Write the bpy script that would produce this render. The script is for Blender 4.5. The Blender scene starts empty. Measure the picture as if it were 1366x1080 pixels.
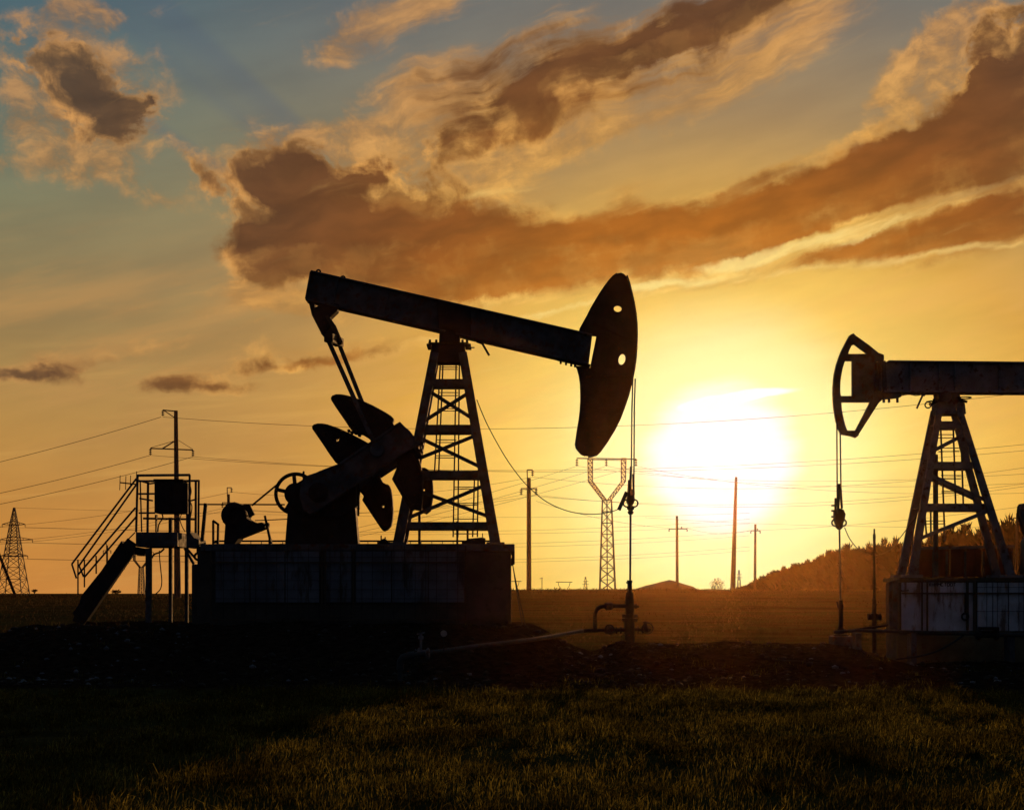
import bpy, bmesh, math, random, mathutils
import numpy as np
from mathutils import Vector
HAZE_GLARE, SUN_E = 0.00024, 2.2
# ------------------------------------------------------------------ sky
F, CXP, HYP = 1897.0, 683.0, 787.0      # focal length, principal column and horizon row in photo pixels
def sky_ll(px, py):
    X, Z = (px-CXP)/F, (HYP-py)/F
    return math.atan(X)*F/100, math.atan(Z/math.sqrt(1+X*X))*F/100
def lin(c):
    return tuple(((v/255)/12.92 if v/255 <= .04045 else ((v/255+.055)/1.055)**2.4) for v in c)

class NT:
    """tiny wrapper to write node trees as expressions"""
    def __init__(s, tree): s.t = tree
    def n(s, typ, **kw):
        o = s.t.nodes.new(typ)
        for k, v in kw.items(): setattr(o, k, v)
        return o
    def put(s, sock, v):
        if isinstance(v, bpy.types.NodeSocket): s.t.links.new(v, sock)
        elif v is not None:
            if sock.type == 'RGBA' and len(v) == 3: v = (*v, 1)
            sock.default_value = v
    def m(s, op, a, b=None, c=None, clamp=False):
        o = s.n('ShaderNodeMath', operation=op, use_clamp=clamp)
        s.put(o.inputs[0], a)
        if b is not None: s.put(o.inputs[1], b)
        if c is not None: s.put(o.inputs[2], c)
        return o.outputs[0]
    def vm(s, op, a, b=None, c=None, scale=None):
        o = s.n('ShaderNodeVectorMath', operation=op)
        s.put(o.inputs[0], a)
        if b is not None: s.put(o.inputs[1], b)
        if c is not None: s.put(o.inputs[2], c)
        if scale is not None: s.put(o.inputs['Scale'], scale)
        return o.outputs['Value'] if op in ('LENGTH', 'DOT_PRODUCT', 'DISTANCE') else o.outputs[0]
    def comb(s, x, y, z=0.0):
        o = s.n('ShaderNodeCombineXYZ')
        for i, v in enumerate((x, y, z)): s.put(o.inputs[i], v)
        return o.outputs[0]
    def sep(s, v):
        o = s.n('ShaderNodeSeparateXYZ'); s.put(o.inputs[0], v); return o.outputs
    def mix(s, f, a, b, bt='MIX'):
        o = s.n('ShaderNodeMix', data_type='RGBA', blend_type=bt)
        s.put(o.inputs[0], f); s.put(o.inputs[6], a); s.put(o.inputs[7], b)
        return o.outputs[2]
    def ramp(s, f, stops, interp='LINEAR'):
        o = s.n('ShaderNodeValToRGB'); cr = o.color_ramp; cr.interpolation = interp
        while len(cr.elements) < len(stops): cr.elements.new(.5)
        for e, (p, c) in zip(cr.elements, stops):
            e.position = p
            e.color = (c, c, c, 1) if isinstance(c, (int, float)) else (*c, 1)
        s.put(o.inputs[0], f)
        return o.outputs[0]
    def sm(s, v, lo, hi, a=0.0, b=1.0, interp='SMOOTHSTEP'):
        o = s.n('ShaderNodeMapRange', interpolation_type=interp)
        for i, x in enumerate((v, lo, hi, a, b)): s.put(o.inputs[i], x)
        return o.outputs[0]
    def noise(s, vec, scale, detail=8, rough=.55, lac=2.0, dist=0.0, out=0, dim='3D'):
        o = s.n('ShaderNodeTexNoise', noise_dimensions=dim)
        s.put(o.inputs['Vector'], vec); s.put(o.inputs['Scale'], scale); s.put(o.inputs['Detail'], detail)
        s.put(o.inputs['Roughness'], rough); s.put(o.inputs['Lacunarity'], lac); s.put(o.inputs['Distortion'], dist)
        return o.outputs[out]
    def mapping(s, vec, loc=(0,0,0), rot=(0,0,0), scl=(1,1,1), typ='TEXTURE'):
        o = s.n('ShaderNodeMapping', vector_type=typ)
        s.put(o.inputs[0], vec); o.inputs[1].default_value = loc; o.inputs[2].default_value = rot; o.inputs[3].default_value = scl
        return o.outputs[0]

def blob_group(name, blobs):
    """a node group: sum of soft rotated ellipses (px, py, rx, ry, tilt deg, weight) at fixed places of the sky"""
    g = bpy.data.node_groups.new(name, 'ShaderNodeTree')
    g.interface.new_socket('P', in_out='INPUT', socket_type='NodeSocketVector')
    g.interface.new_socket('S', in_out='OUTPUT', socket_type='NodeSocketFloat')
    N = NT(g); gi = N.n('NodeGroupInput'); go = N.n('NodeGroupOutput'); acc = 0.0
    for (px, py, rx, ry, ang, w) in blobs:
        x, y = sky_ll(px, py)
        mp = N.mapping(gi.outputs[0], (x, y, 0), (0, 0, math.radians(ang)), (rx/100, ry/100, 1))
        gr = N.n('ShaderNodeTexGradient', gradient_type='SPHERICAL'); N.put(gr.inputs[0], mp)
        acc = N.m('MULTIPLY_ADD', gr.outputs['Fac'], w, acc)
    N.put(go.inputs[0], acc)
    return g

# thick, dark-bellied cloud masses
THICK = [
 # long bank, left head with its flat base
 (400,300,150,95,0,1.3),(430,335,150,58,0,1.0),(345,335,75,55,0,.9),(560,345,180,60,0,.8),(370,225,70,45,10,.75),(430,240,80,50,0,.6),(520,300,170,80,0,1.0),(560,235,90,50,22,.35),(500,225,60,40,30,.3),
 (640,335,190,80,0,1.1),(600,378,130,34,-2,.7),(720,378,130,24,2,.5),(760,330,200,72,0,1.1),(880,322,190,62,4,1.1),(1000,300,200,64,10,1.1),
 (1110,265,200,72,15,1.1),(1220,228,190,82,17,1.1),(1338,195,165,98,20,1.2),(1366,290,190,50,14,1.0),(1240,318,190,38,10,.95),(1110,340,160,24,7,.75),(1010,352,110,18,6,.5),
 (1020,345,105,15,12,-.9),(1110,317,120,19,20,-1.1),(1200,286,110,17,17,-.85),(1290,264,110,11,12,-.5),(835,262,38,22,0,.5),(1000,240,90,14,18,.3),
 # top right bank
 (1362,105,84,80,20,1.1),(1335,45,50,50,40,.45),(1385,50,45,60,0,.7),(1310,135,50,36,30,.35),
 # top centre streaks, rising to the right
 (690,122,200,50,17,.72),(790,92,260,60,19,.92),(880,56,250,56,19,.92),(990,12,200,44,18,.75),(800,118,170,10,17,-.45),(870,40,160,9,19,-.35),(590,100,130,30,17,.6),(720,56,150,34,19,.6),(670,178,150,34,16,.6),(790,158,140,28,14,.55),(1000,66,160,28,18,.4),(900,110,140,24,17,.4),
 # left puff
 (98,110,104,60,-34,.86),(150,142,84,52,-22,.72),(66,96,44,24,-10,.25),(80,178,56,18,-12,.38),(268,240,46,16,-42,.6),(120,170,70,22,-10,.25),
 # low dark bars
 (25,498,100,16,2,1.05),(92,482,80,16,5,.7),(262,512,105,17,2,1.05),(405,480,150,14,8,1.0),(500,460,120,15,8,.5),(610,420,120,20,2,.35),(350,395,70,30,-5,.3),
]
# thin, sunlit veils and wisps
THIN = [
 (112,130,135,115,-10,1.35),(110,195,115,60,-8,.8),(90,232,90,34,0,.3),(112,15,56,40,30,.75),(60,30,110,22,5,.3),(165,20,100,16,8,.3),(225,262,80,34,-10,.5),(262,228,60,30,-45,.7),(5,230,40,40,0,.4),(15,140,30,60,0,.3),
 (505,38,130,44,24,.85),(450,62,60,34,24,.35),(575,8,140,36,14,.5),(660,140,290,105,17,1.2),(690,190,190,44,14,.9),(840,115,300,90,17,1.2),(970,60,260,72,18,1.1),(760,185,120,22,10,.5),(560,100,110,34,20,.4),
 (370,225,110,70,0,.85),(480,222,170,70,5,1.5),(590,222,120,58,22,1.4),(660,262,120,32,5,.8),(322,330,34,70,0,.8),(345,402,100,40,0,.7),(400,398,140,30,0,.6),(560,150,60,34,30,.35),(318,236,50,46,0,.35),
 (835,256,70,26,10,.8),(700,386,300,24,2,.7),(560,400,200,32,4,.5),(860,380,200,22,6,.8),(1000,352,200,30,8,.8),(1130,325,200,38,12,.9),(1260,290,200,44,14,.8),(1340,320,160,22,8,.8),
 (1255,62,110,44,28,1.3),(1190,124,42,16,25,.9),(1220,148,110,36,25,1.1),(1290,110,100,50,24,.7),(1060,215,160,10,17,.5),(1310,18,80,36,20,.6),
 (180,460,150,20,6,.45),(70,484,100,28,4,.6),(260,505,130,24,3,.5),(400,468,190,26,8,.6),(570,448,190,18,8,.6),(268,415,30,12,0,.4),(340,440,60,10,5,.4),(850,440,220,22,10,.3),(240,560,200,12,4,.25),
]
# rolled, dazzling streaks close to the sun
STREAK = [
 (900,377,200,9,5,.75),(1080,361,160,9,6,.7),(1230,343,150,8,8,.75),(1340,329,100,8,3,.7),(800,400,140,10,14,.65),(720,420,90,6,12,.4),
 (955,353,60,10,8,.8),(1000,345,70,12,12,.8),(1060,331,75,10,18,.8),(1120,315,75,11,21,.85),(1180,299,75,9,20,.8),(1240,281,70,8,16,.7),(1300,266,70,6,12,.5),(1010,337,50,7,14,.5),(1150,318,60,6,20,.5),
 (560,450,170,9,9,.4),(1000,527,120,6,3,.6),(1120,700,150,5,3,.3),(1130,655,180,6,6,.45),(640,262,60,9,6,.5),(700,255,60,7,12,.35),
]

def build_world(sun_az, sun_el):
    w = bpy.data.worlds.new("World"); bpy.context.scene.world = w; w.use_nodes = True
    t = w.node_tree; t.nodes.clear(); N = NT(t)
    tc = N.n('ShaderNodeTexCoord'); x, y, z = N.sep(tc.outputs['Generated'])
    az = N.m('ARCTAN2', x, y); el = N.m('ARCSINE', z)
    U = N.m('MULTIPLY', az, F/100); V = N.m('MULTIPLY', el, F/100)
    P0 = N.comb(U, V)
    sx, sy = sky_ll(963, 612)
    # clear-sky colour by height
    h = N.m('DIVIDE', V, 8.0)
    def hp(py): return sky_ll(60, py)[1]/8.0
    base = N.ramp(h, [(0, lin((212,138,66))), (hp(700), lin((206,140,66))), (hp(600), lin((192,142,74))), (hp(500), lin((170,136,80))), (hp(400), lin((144,126,86))),
                      (hp(270), lin((124,126,98))), (hp(160), lin((102,118,106))), (hp(30), lin((84,108,114))), (1.0, lin((72,98,112)))])
    # warm glow around the sun, wider sideways than upward
    d = N.vm('SUBTRACT', P0, (sx, sy, 0)); dx, dy, _ = N.sep(d)
    up = N.m('MAXIMUM', dy, 0.0)
    dy2 = N.m('ADD', N.m('MULTIPLY', up, 1.38), N.m('MINIMUM', dy, 0.0))
    r = N.vm('LENGTH', N.comb(dx, dy2)); rt = N.vm('LENGTH', N.comb(dx, dy))
    rr = N.m('DIVIDE', r, 12.0)
    gcol = N.ramp(rr, [(0, lin((255,252,200))), (.09, lin((255,251,176))), (.15, lin((255,240,148))), (.24, lin((254,212,112))), (.36, lin((238,180,86))), (.5, lin((214,160,92))), (.66, lin((190,148,96))), (1, lin((170,142,104)))])
    gw = N.ramp(rr, [(0, 1.0), (.22, .96), (.36, .80), (.5, .50), (.66, .28), (.85, .10), (1, .0)])
    sky = N.mix(gw, base, gcol)
    # faint large mottling and thin horizontal veil
    n1 = N.noise(N.mapping(P0, (0,0,0), (0,0,math.radians(12)), (2.2,.55,1)), 1.0, 6, .55)
    sky = N.mix(1.0, sky, N.mix(N.sm(n1, .3, .7), lin((240,240,244)), lin((255,255,255))), 'MULTIPLY')
    hz = N.sm(N.noise(N.mapping(P0, (1,0,0), (0,0,math.radians(6)), (3.2,.22,1)), 1.0, 5, .6), .5, .78)
    sky = N.mix(N.m('MULTIPLY', hz, N.m('MULTIPLY', N.sm(V, 4.6, 1.5), .20)), sky, lin((246,196,112)))
    # soft orange veils right of and above the sun
    vl = N.sm(N.noise(N.mapping(P0, (2,5,0), (0,0,math.radians(16)), (3.4,.5,1)), 1.0, 6, .6), .42, .68)
    vm_ = N.m('MULTIPLY', N.m('MULTIPLY', N.sm(V, 1.2, 2.6), N.sm(V, 5.0, 3.6)), N.sm(rt, 1.6, 3.2))
    sky = N.mix(N.m('MULTIPLY', N.m('MULTIPLY', vl, vm_), .45), sky, N.mix(N.sm(rt, 2, 7), lin((240,184,104)), lin((196,146,90))))
    # shadow rays fanning out from behind the bank
    ang = N.m('DEGREES' if False else 'MULTIPLY', N.m('ARCTAN2', dy, N.m('MULTIPLY', dx, -1.0)), 57.29578)
    ang = N.m('ADD', ang, N.m('MULTIPLY', N.m('SUBTRACT', N.noise(P0, .8, 2), .5), .5))
    ray = N.ramp(N.m('DIVIDE', ang, 90.0), [(27.9/90, 0.0), (28.4/90, .8), (28.9/90, .75), (29.6/90, .0), (32.6/90, .0), (33.8/90, .75), (34.8/90, .5), (36.4/90, 1.0), (37.1/90, 1.0), (37.9/90, .0), (46/90, .0), (48/90, .35), (50/90, 0.0)])
    rm = N.m('MULTIPLY', N.m('MULTIPLY', N.sm(rt, 6.2, 7.4), N.sm(rt, 10.8, 9.0)), .65)
    sky = N.mix(N.m('MULTIPLY', ray, rm), sky, N.mix(.5, sky, lin((84,96,112))))
    # clouds: places warped by noise, edges frayed by finer noise
    wz = N.vm('SUBTRACT', N.noise(P0, .9, 3, .5, out=1), (.5,.5,.5))
    calm = N.m('MULTIPLY', N.sm(U, -1.2, .8), N.sm(V, 6.4, 5.6))
    P1 = N.vm('ADD', P0, N.vm('SCALE', N.vm('MULTIPLY', wz, (.75,.5,0)), scale=N.sm(calm, 0, 1, 1.0, .38, interp='LINEAR')))
    wz2 = N.vm('SUBTRACT', N.noise(P0, 4.5, 6, .62, out=1), (.5,.5,.5))
    P2 = N.vm('MULTIPLY_ADD', wz2, (.26,.16,0), P1)
    gT, gH, gS = blob_group('cloud_masses', THICK), blob_group('cloud_veils', THIN), blob_group('cloud_streaks', STREAK)
    def grp(g, P):
        o = N.n('ShaderNodeGroup', node_tree=g); N.put(o.inputs[0], P); return o.outputs[0]
    # puffy noise on the left and top, streaky noise low on the right
    np_ = N.noise(N.vm('MULTIPLY', P1, (1,1.25,1)), 1.9, 9, .62)
    ns_ = N.noise(N.mapping(P1, (0,0,0), (0,0,math.radians(17)), (4.2,.62,1)), 1.7, 9, .60)
    rs = N.m('MULTIPLY', N.sm(U, -1.5, 1.0), N.sm(V, 6.6, 4.6))
    rs = N.m('MAXIMUM', rs, N.m('MULTIPLY', N.sm(V, 5.6, 6.3), N.m('MULTIPLY', N.sm(U, -2.6, -1.2), N.sm(U, 5.2, 4.2))))
    rs = N.m('MAXIMUM', rs, N.m('MULTIPLY', N.sm(V, 5.1, 4.5), .55))
    def fmix(f, a, b): return N.m('ADD', N.m('MULTIPLY', b, f), N.m('MULTIPLY', a, N.m('SUBTRACT', 1.0, f)))
    nz = fmix(N.m('MULTIPLY', rs, .92), np_, ns_)
    S1 = grp(gT, P2)
    S1s = grp(gT, N.vm('ADD', P2, (.16, -.15, 0)))       # same masses a step toward the sun
    S2 = grp(gH, P2)
    D1 = N.m('ADD', N.m('MINIMUM', S1, 1.35), N.m('MULTIPLY', N.m('SUBTRACT', nz, .52), N.m('ADD', N.m('SUBTRACT', 2.3, N.m('MULTIPLY', calm, .9)), N.m('MULTIPLY', N.sm(V, 6.0, 6.8), .55))))
    D2 = N.m('ADD', N.m('MINIMUM', S2, .8), N.m('MULTIPLY', N.m('SUBTRACT', nz, .5), 2.4))
    a1 = N.m('MULTIPLY', N.sm(D1, .10, N.m('ADD', .55, N.m('MULTIPLY', rs, .45))), N.sm(S1, .02, .25)); a2 = N.m('MULTIPLY', N.sm(D2, .12, .95), N.sm(S2, .02, .3))
    lowf = N.m('SUBTRACT', N.noise(N.vm('MULTIPLY', P1, (.8,1.2,1)), 1.15, 4, .55), .5)
    soft = N.sm(N.noise(N.vm('ADD', P1, (7,3,0)), .7, 3, .5), .38, .62)       # some rims are crisp, others dissolve
    thick = N.sm(N.m('ADD', D1, N.m('MULTIPLY', lowf, 1.5)), N.sm(soft, 0, 1, .22, .12), N.sm(soft, 0, 1, .85, 1.45))
    # lit colour grows from peach far off to dazzling yellow near the sun
    nr = N.m('DIVIDE', r, 12.0)
    lit = N.ramp(nr, [(0, lin((255,245,170))), (.2, lin((255,228,140))), (.32, lin((250,206,116))), (.45, lin((238,180,98))), (.62, lin((226,166,98))), (.85, lin((206,152,94))), (1, lin((198,146,94)))])
    dark = N.ramp(nr, [(0, lin((240,170,90))), (.22, lin((204,132,62))), (.34, lin((168,102,46))), (.46, lin((136,82,42))), (.6, lin((104,68,44))), (.8, lin((86,66,52))), (1, lin((84,72,60)))])
    fine = N.noise(P1, 5.0, 7, .6)
    shade = N.sm(N.m('ADD', N.m('SUBTRACT', S1, S1s), N.m('MULTIPLY', N.m('SUBTRACT', fine, .5), .9)), -.35, .45)
    veil_c = N.mix(N.m('MULTIPLY', N.sm(nz, .38, .66, 1, 0), .55), lit, dark)
    veil_c = N.mix(1.0, veil_c, N.mix(N.sm(N.noise(N.mapping(P1, (4,1,0), (0,0,math.radians(18)), (2.6,.9,1)), 4.2, 7, .62), .34, .66), (.80,.78,.78,1), (1.13,1.11,1.06,1)), 'MULTIPLY')
    sky = N.mix(N.m('MULTIPLY', a2, N.sm(nr, .12, .3, .25, .70)), sky, veil_c)
    th = N.m('MULTIPLY', thick, N.m('SUBTRACT', 1.12, N.m('MULTIPLY', shade, .22)), clamp=True)
    patch = N.sm(N.noise(N.vm('ADD', P1, (11,6,0)), 1.6, 5, .6), .44, .60)
    rim = N.m('MULTIPLY', N.m('SUBTRACT', 1.0, th), N.m('ADD', .25, N.m('MULTIPLY', patch, .75)))
    mass_c = N.mix(rim, dark, lit)
    mass_c = N.mix(1.0, mass_c, N.mix(N.sm(N.noise(N.mapping(P1,(3,1,0),(0,0,math.radians(10)),(1.8,.6,1)), 2.0, 5, .5), .3, .7), (.80,.81,.84,1), (1.16,1.13,1.08,1)), 'MULTIPLY')
    sky = N.mix(N.m('MULTIPLY', a1, .96), sky, mass_c)
    # streaks
    S3 = N.sm(N.m('ADD', grp(gS, N.vm('MULTIPLY_ADD', wz2, (.5,.10,0), P1)), N.m('MULTIPLY', N.m('SUBTRACT', ns_, .55), 1.9)), .10, .95)
    sky = N.mix(N.m('MULTIPLY', S3, .68), sky, N.ramp(nr, [(0, lin((255,250,210))), (.25, lin((255,232,150))), (.45, lin((244,204,124))), (.6, lin((226,176,104))), (1, lin((200,150,90)))]))
    # sun: a blown-out core whose rim is ragged by thin cloud
    rag = N.m('MULTIPLY', N.m('SUBTRACT', N.noise(N.mapping(P0,(0,0,0),(0,0,.08),(1.6,.3,1)), 1.3, 4, .5), .5), .28)
    rc = N.m('ADD', rt, N.m('MULTIPLY', rag, N.sm(rt, .3, .9)))
    halo = N.sm(rc, 2.35, .95, 0, 1)
    sky = N.mix(N.m('MULTIPLY', halo, .85), sky, lin((255,253,188)))
    core = N.sm(rc, 1.16, .70)
    arm = grp(blob_group('sun_arm', [(992,530,92,9,5,1.3),(950,540,75,14,3,1.3)]), P1)
    core = N.m('MAXIMUM', core, N.sm(arm, .15, .6))
    sky = N.mix(core, sky, (.955, .965, 1.0, 1))
    disc = N.sm(rt, .55, .15)
    sky = N.mix(disc, sky, (1.1, 1.1, 1.1, 1))
    hs = N.n('ShaderNodeHueSaturation'); hs.inputs['Saturation'].default_value = 1.03; N.put(hs.inputs['Color'], sky); sky = hs.outputs[0]
    # the sky away from the sun is far darker at this hour
    cosd = N.vm('DOT_PRODUCT', tc.outputs['Generated'], (math.sin(sun_az)*math.cos(sun_el), math.cos(sun_az)*math.cos(sun_el), math.sin(sun_el)))
    back = N.sm(cosd, .80, .1)
    dusk = N.ramp(N.sm(el, -.1, 1.2, interp='LINEAR'), [(0, (.020,.023,.030)), (.15, (.032,.038,.054)), (1, (.016,.023,.040))])
    nish = N.n('ShaderNodeTexSky', sky_type='NISHITA', sun_disc=False, sun_elevation=sun_el, sun_rotation=sun_az, altitude=100, air_density=1.2, dust_density=2.0)
    dusk = N.mix(1.0, dusk, N.vm('SCALE', nish.outputs[0], scale=.0015), 'ADD')
    sky = N.mix(back, sky, dusk)
    bg = N.n('ShaderNodeBackground'); N.put(bg.inputs[0], sky); bg.inputs[1].default_value = 1.0
    out = N.n('ShaderNodeOutputWorld'); N.put(out.inputs[0], bg.outputs[0])
    w.cycles.sampling_method = 'MANUAL'; w.cycles.sample_map_resolution = 512
# ------------------------------------------------------------------ geometry helpers
V3 = Vector
CZ = 1.65
ORG = {}
def P(px, py, Y):
    """point at depth Y whose place in the photograph is (px, py)"""
    return V3(((px-CXP)/F*Y, Y, CZ+(HYP-py)/F*Y))
def empty(name, loc, label, cat, group=None):
    o = bpy.data.objects.new(name, None); COL.objects.link(o); o.location = loc; o.empty_display_size = .3
    ORG[o] = V3(loc); o['label'] = label; o['category'] = cat
    if group: o['group'] = group
    return o
def tag(o, label, cat, group=None):
    o['label'] = label; o['category'] = cat
    if group: o['group'] = group
    return o

class MB:
    def __init__(s): s.v = []; s.f = []; s.smooth = []
    def add(s, vs, fs, smooth=False):
        b = len(s.v); s.v += [tuple(v) for v in vs]; s.f += [tuple(i+b for i in f) for f in fs]; s.smooth += [smooth]*len(fs)
        return s
    def box(s, lo, hi):
        x0,y0,z0 = (min(a,b) for a,b in zip(lo,hi)); x1,y1,z1 = (max(a,b) for a,b in zip(lo,hi))
        vs = [(x0,y0,z0),(x1,y0,z0),(x1,y1,z0),(x0,y1,z0),(x0,y0,z1),(x1,y0,z1),(x1,y1,z1),(x0,y1,z1)]
        return s.add(vs, [(0,3,2,1),(4,5,6,7),(0,1,5,4),(1,2,6,5),(2,3,7,6),(3,0,4,7)])
    def bar(s, a, b, w, d=None, w2=None, d2=None, side=(0,1,0)):
        """rectangular bar from a to b: w across the view, d along `side` (w2, d2 at the far end)"""
        a, b = V3(a), V3(b); d = d or w; w2 = w2 or w; d2 = d2 or d
        ax = (b-a).normalized(); sd = V3(side); sd = sd-ax*sd.dot(ax)
        if sd.length < .05: sd = V3((1,0,0))-ax*ax.x
        sd.normalize(); up = ax.cross(sd)
        vs = []
        for p, ww, dd in ((a,w,d),(b,w2,d2)):
            for i, j in ((-1,-1),(1,-1),(1,1),(-1,1)): vs.append(p+up*(i*ww/2)+sd*(j*dd/2))
        return s.add(vs, [(0,1,2,3),(7,6,5,4),(0,4,5,1),(1,5,6,2),(2,6,7,3),(3,7,4,0)])
    def angle(s, a, b, w, t=.012, flip=1):
        """L-section angle iron"""
        a, b = V3(a), V3(b); ax = (b-a).normalized(); sd = V3((0,1,0)); sd = (sd-ax*sd.dot(ax)).normalized(); up = ax.cross(sd)
        s.bar(a, b, w, t)
        o = up*(flip*w/2)+sd*(w*.4)
        return s.bar(a+o, b+o, t, w*.8)
    def tube(s, pts, r, n=8, cap=True, r2=None):
        pts = [V3(p) for p in pts]; k = len(pts); rings = []; nx = None
        for i, p in enumerate(pts):
            t = (pts[min(i+1,k-1)]-pts[max(i-1,0)]).normalized()
            if nx is None:
                nx = t.orthogonal().normalized()
            nx = (nx-t*nx.dot(t)).normalized(); ny = t.cross(nx)
            rr = r[i] if isinstance(r, (list, tuple)) else (r if r2 is None else r+(r2-r)*i/(k-1))
            rings.append([p+nx*(rr*math.cos(2*math.pi*j/n))+ny*(rr*math.sin(2*math.pi*j/n)) for j in range(n)])
        vs = [v for rg in rings for v in rg]; fs = []
        for i in range(k-1):
            for j in range(n): fs.append((i*n+j, i*n+(j+1)%n, (i+1)*n+(j+1)%n, (i+1)*n+j))
        s.add(vs, fs, True)
        if cap and n > 2:
            s.add(rings[0][::-1], [tuple(range(n))]); s.add(rings[-1], [tuple(range(n))])
        return s
    def lathe(s, base, axis, prof, n=16):
        """prof: (distance along the axis, radius)"""
        ax = V3(axis).normalized()
        return s.tube2(V3(base), ax, prof, n)
    def tube2(s, base, ax, prof, n):
        nx = ax.orthogonal().normalized(); ny = ax.cross(nx); k = len(prof)
        vs = [base+ax*h+nx*(r*math.cos(2*math.pi*j/n))+ny*(r*math.sin(2*math.pi*j/n)) for h, r in prof for j in range(n)]
        fs = [(i*n+j, i*n+(j+1)%n, (i+1)*n+(j+1)%n, (i+1)*n+j) for i in range(k-1) for j in range(n)]
        fs += [tuple(range(n))[::-1], tuple((k-1)*n+j for j in range(n))]
        return s.add(vs, fs)
    def plate(s, loops, Y, th, px=True):
        """outline (and holes) given at depth Y, extruded th either side"""
        L = [[P(a, b, Y) for a, b in lp] for lp in loops] if px else [[V3(p) for p in lp] for lp in loops]
        tris = mathutils.geometry.tessellate_polygon([[V3((p.x, p.z, 0)) for p in lp] for lp in L])
        flat = [p for lp in L for p in lp]; n = len(flat)
        vs = [(p.x, Y-th, p.z) for p in flat]+[(p.x, Y+th, p.z) for p in flat]
        fs = [tuple(t) for t in tris]+[tuple(i+n for i in t)[::-1] for t in tris]
        b = 0
        for lp in L:
            k = len(lp)
            for i in range(k): fs.append((b+i, b+(i+1)%k, b+(i+1)%k+n, b+i+n))
            b += k
        return s.add(vs, fs)
    def ring(s, c, R, r, axis='Y', n=32, m=8, sq=1.0):
        vs = []; fs = []; c = V3(c)
        for i in range(n):
            a = 2*math.pi*i/n
            for j in range(m):
                b = 2*math.pi*j/m; rad = R+r*math.cos(b); h = r*math.sin(b)*sq
                if axis == 'Y': p = V3((rad*math.cos(a), h, rad*math.sin(a)))
                elif axis == 'Z': p = V3((rad*math.cos(a), rad*math.sin(a), h))
                else: p = V3((h, rad*math.cos(a), rad*math.sin(a)))
                vs.append(c+p)
        for i in range(n):
            for j in range(m): fs.append((i*m+j, ((i+1)%n)*m+j, ((i+1)%n)*m+(j+1)%m, i*m+(j+1)%m))
        return s.add(vs, fs, True)
    def build(s, name, mat, parent=None, bevel=0.0, kind=None, recalc=True):
        org = ORG.get(parent, V3((0,0,0)))
        if parent is None and kind is None:      # a thing of one mesh: its origin at its base
            xs = [v[0] for v in s.v]; ys = [v[1] for v in s.v]; org = V3(((min(xs)+max(xs))/2, (min(ys)+max(ys))/2, min(v[2] for v in s.v)))
        me = bpy.data.meshes.new(name); me.from_pydata([(v[0]-org.x, v[1]-org.y, v[2]-org.z) for v in s.v], [], s.f)
        me.polygons.foreach_set('use_smooth', s.smooth); me.update()
        if recalc:
            bm = bmesh.new(); bm.from_mesh(me); bmesh.ops.recalc_face_normals(bm, faces=bm.faces); bm.to_mesh(me); bm.free()
        me.materials.append(mat)
        o = bpy.data.objects.new(name, me); COL.objects.link(o)
        if parent is not None: o.parent = parent; ORG[o] = org
        elif kind is None: o.location = org; ORG[o] = org
        if kind: o['kind'] = kind
        if bevel:
            m = o.modifiers.new('edge', 'BEVEL'); m.width = bevel; m.segments = 1; m.limit_method = 'ANGLE'; m.angle_limit = .9
        return o

def ell(cx, cy, rx, ry, n=18, rot=0):
    r = math.radians(rot); out = []
    for i in range(n):
        a = 2*math.pi*i/n; x, y = rx*math.cos(a), ry*math.sin(a)
        out.append((cx+x*math.cos(r)-y*math.sin(r), cy+x*math.sin(r)+y*math.cos(r)))
    return out
def smooth_loop(pts, it=2, keep=()):
    """Chaikin corner rounding"""
    for _ in range(it):
        q = []
        for i in range(len(pts)):
            a, b = pts[i], pts[(i+1) % len(pts)]
            q += [(a[0]*.75+b[0]*.25, a[1]*.75+b[1]*.25), (a[0]*.25+b[0]*.75, a[1]*.25+b[1]*.75)]
        pts = q
    return pts
def catenary(a, b, sag, n=24):
    a, b = V3(a), V3(b)
    return [a.lerp(b, i/n)-V3((0,0,sag*4*(i/n)*(1-i/n))) for i in range(n+1)]
def spline(pts, n=8):
    out = []
    for i in range(len(pts)-1):
        p0, p1, p2, p3 = pts[max(i-1,0)], pts[i], pts[i+1], pts[min(i+2,len(pts)-1)]
        for k in range(n):
            t = k/n
            out.append(tuple(.5*((2*b)+(-a+c)*t+(2*a-5*b+4*c-d)*t*t+(-a+3*b-3*c+d)*t**3) for a,b,c,d in zip(p0,p1,p2,p3)))
    out.append(tuple(pts[-1])); return [V3(o) for o in out]
def px_at(Y): return Y/F

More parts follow.
